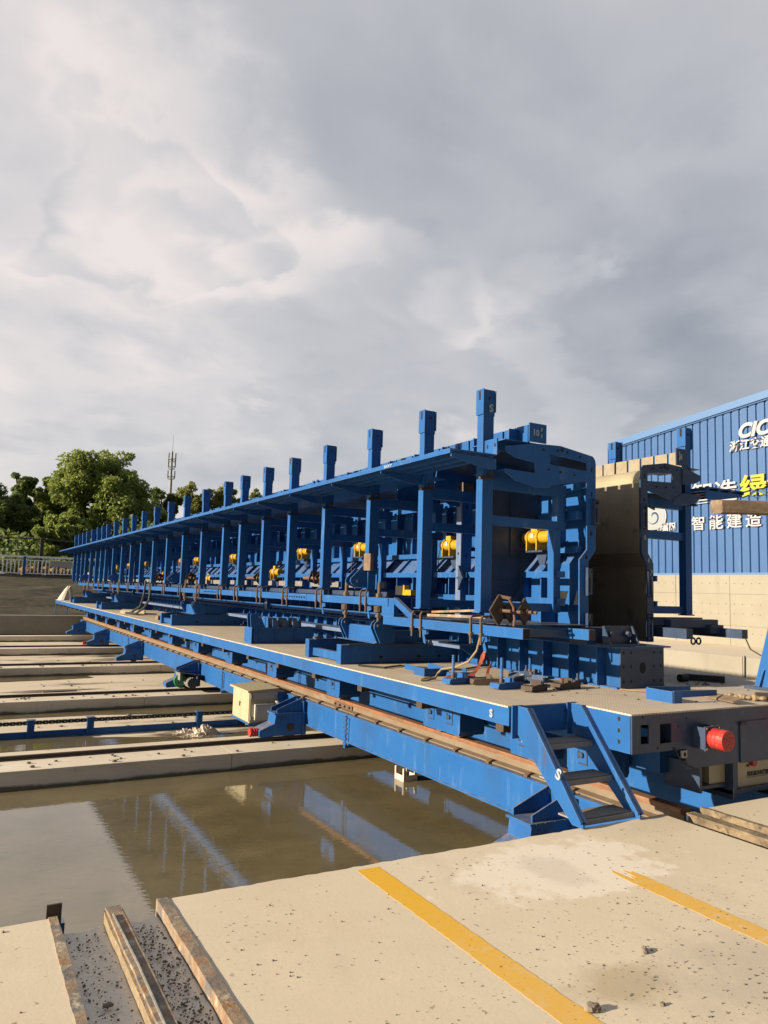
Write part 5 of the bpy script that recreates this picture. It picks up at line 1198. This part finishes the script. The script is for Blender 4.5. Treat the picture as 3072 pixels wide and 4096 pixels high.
# ================================================================== LOOSE THINGS
def loose():
    Z = ZD+0.001
    # drag-chain track standing in the second bay
    t = thing('chain_track', (2.2, 14.1, -1.0), 'low blue trestle carrying a black drag chain across the wet second bay', 'chain track')
    MB().box(-14, 4.95, 14.08, 14.12, -0.995, -0.885).build('lower_rail', m_blue, t)
    for x in (-5.3, -3.4, -1.5, -0.4, 1.22, 2.16, 4.06):
        o = MB().box(x-.055, x+.055, 14.05, 14.15, -1.0, -.70).box(x-.07, x+.07, 14.03, 14.17, -.70, -.69).box(x-.06, x-.03, 14.02, 14.05, -1.0, -.70); o.build('post', m_blue, t)
    c = MB(); x = -14
    while x < 4.9:
        c.prism([(x, -.775), (x+.085, -.775), (x+.098, -.745), (x+.085, -.715), (x, -.715), (x-.008, -.745)], 'y', 14.085, 14.135); c.cyl((x+.047, 14.08, -.745), (x+.047, 14.086, -.745), .013, 8, 1); x += .1
    c.build('drag_chain', [m_black, m_pale], t)
    # crumpled white plastic in the water
    rs = np.random.RandomState(3)
    p = MB()
    def crump(cx, cy, rx, ry, rz, n=16, m=26):
        vs = []; fs = []
        for i in range(n+1):
            for j in range(m):
                a = 2*math.pi*j/m; r = math.sin(math.pi*0.5*i/n)
                k = 1+0.30*math.sin(3*a+i*.8)*r+rs.uniform(-.16, .16)
                vs.append((cx+rx*r*math.cos(a)*k, cy+ry*r*math.sin(a)*k, -1.0+rz*math.cos(math.pi*0.5*i/n)*(0.55+0.45*math.sin(a*2+i))*rs.uniform(.75, 1.2)+.005))
        for i in range(n):
            for j in range(m): fs.append((i*m+j, (i+1)*m+j, (i+1)*m+(j+1) % m, i*m+(j+1) % m))
        p.add(vs, fs)
    crump(3.97, 13.42, .23, .20, .17); crump(3.68, 13.62, .17, .12, .09); crump(3.86, 13.28, .20, .10, .05)
    tag(p.build('plastic_sheet', m_plastic), 'crumpled white plastic sheet lying in the water in front of the chain track', 'plastic sheet')
    t = thing('stool', (5.66, 9.3, -1.0), 'upturned white stool standing half sunk in the water under the blue girder', 'stool')
    x0, x1, y0, y1 = 5.55, 5.77, 9.18, 9.43
    MB().box(x0, x0+.012, y0, y1, -1.0, -.905).box(x1-.012, x1, y0, y1, -1.0, -.905).box(x0+.0125, x1-.0125, y0, y0+.012, -1.0, -.905).box(x0+.0125, x1-.0125, y1-.012, y1, -1.0, -.905).build('apron', m_plastic, t)
    for x in (x0, x1-.035):
        for y in (y0, y1-.035): MB().box(x+.0005, x+.0345, y+.0005, y+.0345, -.9045, -.81).build('leg', m_plastic, t)
    # loose blue brackets on the deck
    def bracket(label, loc, rz, L=.40, W=.30, H=.085, mt=m_blue):
        t = thing('loose_bracket', loc, label, 'bracket', 'loose blue brackets on the deck')
        x, y, z = loc
        for k, dx in enumerate((0, W)):
            prof = [(y, z+.001), (y, z+H), (y+L, z+H*1.15), (y+L, z+H*.45), (y+L*.55, z+H*.45), (y+L*.5, z+.001)]
            MB().prism(prof, 'x', x+dx, x+dx+.012).build('side_plate', mt, t)
        MB().box(x+.0125, x+W-.0005, y+.01, y+.02, z+.001, z+H*.95).box(x+.0125, x+W-.0005, y+.021, y+L*.48, z+.001, z+.012).build('web_plate', mt, t)
        t.rotation_euler.z = rz
        return t
    bracket('empty blue channel bracket lying alone at the deck edge beside the screw jacks', (4.33, 6.80, Z), 0)
    t = thing('loose_bracket', (5.42, 4.52, Z), 'blue channel bracket with a notched cheek lying on the deck nose', 'bracket', 'loose blue brackets on the deck')
    for y in (4.52, 4.80):
        MB().prism([(5.42, Z), (5.42, Z+.105), (5.98, Z+.095), (5.98, Z+.045), (5.52, Z+.045), (5.52, Z)], 'y', y, y+.012).build('side_plate', m_blue, t)
    MB().box(5.405, 5.4195, 4.525, 4.81, Z, Z+.10).build('end_plate', m_blue, t); MB().box(5.42, 5.51, 4.533, 4.799, Z+.0005, Z+.012).build('web_plate', m_blue, t)
    # clamps of threaded rod on steel angle in a heap
    def clamp(label, x, y, rz, L, rodh, mt):
        t = thing('rod_clamp', (x, y, Z), label, 'clamp', 'clamps lying in a heap on the deck')
        MB().box(x-.02, x+L, y-.06, y-.052, Z+.001, Z+.065).box(x-.02, x+L, y-.052, y+.06, Z+.001, Z+.009).prism([(x-.10, Z+.012), (x-.02, Z+.001), (x-.02, Z+.06), (x-.085, Z+.055)], 'y', y-.06, y+.06).build('angle', mt, t)
        MB().box(x+L*.45, x+L*.45+.01, y-.05, y+.06, Z+.0095, Z+.10).build('fin', mt, t)
        if rodh:
            m = MB().cyl((x, y, Z+.0095), (x+.004, y, Z+rodh), .0135, 10)
            for k in range(int(rodh/.02)-1): m.cyl((x+.0004*k, y, Z+.03+k*.02), (x+.0004*k, y, Z+.038+k*.02), .0185, 10)
            m.build('threaded_rod', m_blue if rodh > .2 else m_rust, t)
            MB().cyl((x, y, Z+.0096), (x, y, Z+.10), .019, 10).build('rusty_sleeve', m_rust, t)
        t.rotation_euler.z = rz
    clamp('blue clamp with a tall upright threaded rod, leftmost in the heap', 4.28, 6.20, .15, .26, .28, m_blue)
    clamp('blue clamp with an upright rod at the front of the heap', 4.53, 5.76, .12, .24, .29, m_blue)
    clamp('blue clamp with an upright rod at the back right of the heap', 5.36, 6.33, .4, .16, .24, m_bluedk)
    clamp('rusty flat clamp without a rod, lowest at the front right of the heap', 4.70, 5.52, .3, .17, 0, m_dkrust)
    clamp('brown clamp without a rod lying between the two front rods', 4.52, 6.08, -.25, .20, 0, m_rod)
    clamp('dark blue clamp lying in the middle of the heap behind the front rod', 4.90, 6.10, .5, .26, 0, m_bluedk)
    clamp('pale worn clamp lying at the right end of the heap', 5.02, 5.82, .8, .2, 0, m_scuff)
    clamp('small blue clamp lying behind the leftmost rod of the heap', 4.62, 6.62, -.2, .18, 0, m_blue)
    clamp('worn grey clamp tipped beside the back right rod', 5.20, 6.12, 1.1, .18, .10, m_scuff)
    clamp('dark rusty clamp between the front rod and the bed', 5.12, 5.58, .1, .20, .09, m_dkrust)
    r = MB().tube([(5.45, 7.4, Z+.014), (5.1, 7.2, Z+.014), (4.85, 7.35, Z+.014), (4.6, 7.75, Z+.014), (4.3, 7.6, Z+.014), (4.12, 7.9, Z+.014)], .011, 6)
    tag(r.build('cable', m_black), 'black cable snaking over the deck beside the nearest jack base', 'cable')
    r = MB().tube([(6.5, 5.0, Z+.01), (6.2, 5.1, Z+.01), (5.9, 5.0, Z+.01), (5.7, 5.2, Z+.01), (5.62, 5.32, Z+.01)], .008, 6)
    tag(r.build('cable', m_rope), 'thin tan cord lying on the deck in front of the bed end', 'cord')
    # orange strap and ropes
    s = MB()
    def band(pts, w):
        pts = [Vector(p) for p in pts]
        vs = []; 
        for i, p in enumerate(pts):
            d = (pts[min(i+1, len(pts)-1)]-pts[max(i-1, 0)]).normalized(); sd = Vector((d.y, -d.x, .35)).normalized()*w*(.7+.3*math.sin(i*1.9)); vs += [p-sd, p+sd]
        s.add(vs, [(2*i, 2*i+1, 2*i+3, 2*i+2) for i in range(len(pts)-1)])
    band([(4.98, 6.62, 1.02), (4.95, 6.62, .96), (4.90, 6.60, .89), (4.82, 6.55, .83), (4.72, 6.5, .79), (4.60, 6.46, .765), (4.50, 6.42, .77), (4.42, 6.42, .80), (4.36, 6.40, .79), (4.33, 6.36, .76)], .028)
    band([(4.98, 6.61, 1.0), (4.99, 6.57, .93), (4.96, 6.52, .86), (4.88, 6.44, .80), (4.84, 6.38, .77)], .026)
    tag(s.build('strap', m_strap), 'orange lifting strap hanging from a rope and trailing over the clamps', 'strap')
    r = MB().tube([(4.47, 6.02, 1.22), (4.49, 6.10, 1.08), (4.50, 6.25, .96), (4.46, 6.42, .885), (4.38, 6.55, .855), (4.34, 6.56, .81), (4.27, 6.50, .775), (4.15, 6.46, .765), (4.08, 6.47, .765), (4.18, 6.55, .765), (4.3, 6.6, .765)], .011, 7)
    tag(r.build('rope', m_rope), 'tan rope sagging from the clamp rod down to the deck edge', 'rope')
    r = MB().tube([(5.02, 6.66, 1.22), (4.99, 6.63, 1.10), (4.98, 6.62, 1.0)], .009, 7)
    tag(r.build('rope', m_rope), 'short tan rope holding up the orange strap', 'rope')
    # washers and bolts standing on the lower tube beside the first post
    t = thing('plate_washers', (4.7, 5.72, 1.36), 'three rusty diamond plate washers on threaded bolts leaning beside the first post', 'washers')
    ax = Vector((.30, -.95, -.03)).normalized(); sd = Vector((ax.y, -ax.x, 0)).normalized()
    for (x, y, z, q) in ((4.50, 5.78, 1.485, .135), (4.66, 5.80, 1.475, .105), (4.80, 5.76, 1.475, .12)):
        c = Vector((x, y, z)); d1 = (sd+Vector((0, 0, 1))).normalized()*q*.78; d2 = (sd-Vector((0, 0, 1))).normalized()*q*.78
        wo = MB().obox(c, d1, d2, ax*.008).build('washer', m_dkrust, t)
        MB().cyl(c, c+ax*.045, .030, 6).cyl(c+ax*.045, c+ax*.14, .016, 8).build('bolt', m_rust, wo)
    w = MB().bar((4.52, 5.80, 1.62), (4.60, 5.72, 1.60), .04, .03).build('bolt', m_rust, t)
    MB().tube([(4.56, 5.70, 1.60), (4.60, 5.68, 1.52), (4.60, 5.66, 1.40), (4.59, 5.66, 1.34)], .012).build('wire', m_rust, t)
    # rusty bars resting between posts
    tag(MB().bar((4.40, 6.78, 1.43), (4.62, 6.12, 1.475), .03, .022).build('rusty_bar', m_edge), 'upper rusty flat bar resting on the tube between the first two posts', 'bar')
    tag(MB().bar((4.36, 6.80, 1.395), (4.60, 6.10, 1.405), .035, .028).build('rusty_bar', m_edge), 'lower rusty flat bar resting on the tube between the first two posts', 'bar')
    # tie bolts with washers lying on the dusty beams further along
    lab = ['rusty tie bolt bundle with splayed washers between the third and fifth posts', 'rusty tie bolts beside the lowest yellow vibrator', 'rusty tie bolts lying near the big black hoses', 'small rusty tie bolts in the distant bays of the mould']
    for i, (y, n) in enumerate(((10.0, 4), (12.7, 2), (17.3, 2), (20.4, 3))):
        t = thing('tie_bolts', (4.68, y, 1.75), lab[i], 'tie bolts', 'rusty tie bolts on the mould')
        MB().cyl((4.62, y+.75, 1.79), (4.62, y-.05, 1.79), .026, 8).cyl((4.68, y+.5, 1.80), (4.68, y-.1, 1.775), .024, 8).build('rods', m_rust, t)
        for k in range(n):
            a = .3+k*.5; c = Vector((4.66, y+.05+.14*k, 1.80)); u = Vector((math.sin(a), .15, math.cos(a))).normalized(); v = Vector((math.cos(a), .1, -math.sin(a))).normalized()
            MB().obox(c, u*.085, v*.085, Vector((0, 1, 0))*.006).build('washer', m_dkrust, t)
    # timber blocks wedged into the mould at the near end
    for x, y, z, lb in ((5.52, 6.02, 1.555, 'pale timber offcut leaning in the frame left of the inner column'), (5.68, 5.93, 1.565, 'dark and pale timber wedge resting on a channel behind the end frame')):
        tag(MB().obox((x, y, z+.06), (.035, -.02, 0), (.01, .02, 0), (.025, 0, .075)).build('timber_wedge', m_pale), lb, 'wedge')
    tag(MB().box(4.40, 4.445, 8.21, 8.38, 1.88, 2.09).build('timber_board', m_wood), 'short brown board standing against the third post above the hinge lugs', 'board')
    # boards and cloth at the far part of the deck
    tag(MB().obox((4.42, 22.6, .80), (.28, -.25, 0), (.12, .5, 0), (0, 0, .05)).build('board', m_pale), 'pale yellow board lying on the deck near the black hoses', 'board')
    tag(MB().box(4.25, 4.75, 18.7, 18.95, Z, Z+.10).build('timber_block', m_wood), 'dusty timber block lying on the deck in front of the hoses', 'block')
    c = MB(); vs = []; fs = []
    for i in range(9):
        for j in range(16):
            a = 2*math.pi*j/16; r = .10+.30*(i/8)**.8*(1+.2*math.sin(5*a)); vs.append((4.36+r*math.cos(a)*.8-.12*(i/8), 36.9+r*math.sin(a), 1.38-.62*(i/8)+(.02*math.sin(7*a) if i < 8 else 0)))
    for i in range(8):
        for j in range(16): fs.append((i*16+j, (i+1)*16+j, (i+1)*16+(j+1) % 16, i*16+(j+1) % 16))
    c.add(vs, fs).add([vs[j] for j in range(16)], [tuple(range(16))])
    tag(c.build('cloth', m_plastic), 'off white cloth draped over the far end of the mould', 'cloth')
    # litter on the deck nose
    tag(MB().obox((6.02, 4.53, Z+.03), (.10, .26, -.008), (.04, -.016, .016), (0, 0, .006)).build('timber_board', m_wood), 'brown board propped against the notched blue bracket', 'board')
    g = MB()
    for k in range(9): g.ball((6.17+.024*k, 4.56-.028*k+.01*math.sin(k*2), Z+.028), (.035+.01*math.sin(k*1.7), .03, .024+.008*math.sin(k*2.3)), 0, 6)
    tag(g.build('work_glove', m_rope), 'crumpled tan work glove at the right edge of the deck nose', 'glove')
    tag(MB().cyl((6.37, 4.41, Z+.04), (6.46, 4.34, Z+.04), .034, 14).build('pipe_offcut', m_dkrust), 'short dark pipe offcut beside the tan glove', 'pipe')
    tag(MB().cyl((6.88, 5.66, Z+.04), (6.99, 5.66, Z+.04), .042, 14).build('rubber_roller', m_black), 'short black rubber roller on the deck right of the bed', 'roller')
    tag(MB().bar((7.12, 5.78, Z+.035), (7.36, 5.46, Z+.035), .09, .065).build('rubber_block', m_black), 'long black rubber block lying near the right deck edge', 'block')
    d = MB()
    for k in range(70):
        x, y = rnd.choice(((rnd.gauss(6.9, .12), rnd.gauss(5.42, .08)), (rnd.gauss(4.8, .4), rnd.gauss(5.6, .4)), (rnd.uniform(5.6, 7), rnd.uniform(4.4, 5.2))))
        if 4.65 < x < 7.3 and y > 4.3: d.ball((x, y, Z+.004), (rnd.uniform(.006, .018), rnd.uniform(.006, .016), .007), 0, 4)
    tag(d.build('deck_litter', m_stone), kind='stuff', label='small dark scraps scattered over the trolley deck', cat='litter')
    tag(MB().cyl((4.30, 8.55, 3.02), (4.22, 9.68, 3.015), .016, 8).build('timber_pole', m_wood), 'thin brown pole lying on top of the walkway between two posts', 'pole')
    tag(MB().obox((4.28, 8.46, 3.055), (.07, .03, .04), (.03, .05, -.02), (.0, .02, .03)).build('angle_offcut', m_dkrust), 'dark angle offcut on the walkway at the end of the brown pole', 'offcut')
    t = thing('ratchet', (4.72, 7.8, 1.56), 'small black and yellow ratchet lying on the sill beam behind the knee of the tube', 'ratchet')
    MB().box(4.66, 4.74, 7.86, 8.02, 1.59, 1.70).build('housing', m_black, t); MB().box(4.66, 4.73, 7.66, 7.80, 1.59, 1.655).prism([(7.80, 1.59), (7.85, 1.59), (7.84, 1.71), (7.81, 1.71)], 'x', 4.66, 4.73).build('lever', m_yellow, t)
    h = MB()
    for k in range(26):
        a = rnd.uniform(2.9, 5.6); h.ball((a, 46.6+rnd.uniform(-.3, .5), 2.0+rnd.uniform(0, .22)), (rnd.uniform(.12, .3), .2, rnd.uniform(.1, .25)), 0, 5)
    tag(h.build('soil_heap', m_heap), 'heap of orange brown soil seen through the white railing', 'soil heap')
    # tapered stand with a saddle and a rough log at the right edge
    t = thing('saddle_stand', (7.55, 5.02, Z), 'tapered blue stand with a curved saddle at the right edge of the photo', 'stand')
    MB().prism([(7.205, Z+.03), (7.95, Z+.03), (7.95, 2.48), (7.86, 2.48), (7.60, 1.75)], 'y', 4.84, 4.86).prism([(7.205, Z+.03), (7.60, 1.75), (7.86, 2.48), (7.88, 2.48), (7.62, 1.75), (7.225, Z+.03)], 'y', 4.861, 5.0).prism([(7.16, Z+.03), (7.21, Z+.03), (7.25, Z+.20)], 'y', 4.92, 4.935).build('leg', m_blue, t)
    MB().box(7.12, 8.0, 4.78, 5.06, Z, Z+.028).build('base_plate', m_bluedk, t)
    sdl = MB(); pts = [(7.62, 2.76), (7.63, 2.62), (7.66, 2.53), (7.73, 2.48), (7.84, 2.48), (7.93, 2.52), (7.97, 2.62), (7.98, 2.76)]
    inn = [(7.64, 2.76), (7.65, 2.63), (7.68, 2.55), (7.74, 2.50), (7.83, 2.50), (7.91, 2.54), (7.95, 2.63), (7.96, 2.76)]
    sdl.prism(pts, 'y', 4.85, 4.87).prism(pts+inn[::-1], 'y', 4.871, 5.10); sdl.build('saddle', m_blue, t)
    l = MB(); n = 14; m = 26; vs = []; fs = []
    rs = np.random.RandomState(8)
    for i in range(n+1):
        f = i/n; c = Vector((6.97+1.10*f, 5.24-.36*f, 2.63+.03*f))
        for j in range(m):
            a = 2*math.pi*j/m; sq = 1/max(abs(math.cos(a)), abs(math.sin(a)))**.75
            r = .076*sq*(1+rs.uniform(-.03, .03)); vs.append((c.x+rs.uniform(-.006, .006), c.y+r*math.cos(a), c.z+r*math.sin(a)))
    for i in range(n):
        for j in range(m): fs.append((i*m+j, (i+1)*m+j, (i+1)*m+(j+1) % m, i*m+(j+1) % m))
    fs += [tuple(range(m))[::-1], tuple(range(n*m, (n+1)*m))]
    tag(l.add(vs, fs).build('timber_log', m_wood), 'rough brown squared log lying across the tapered blue stand', 'log')
loose()
for o in bpy.data.objects:
    if '_o' in o: del o['_o']
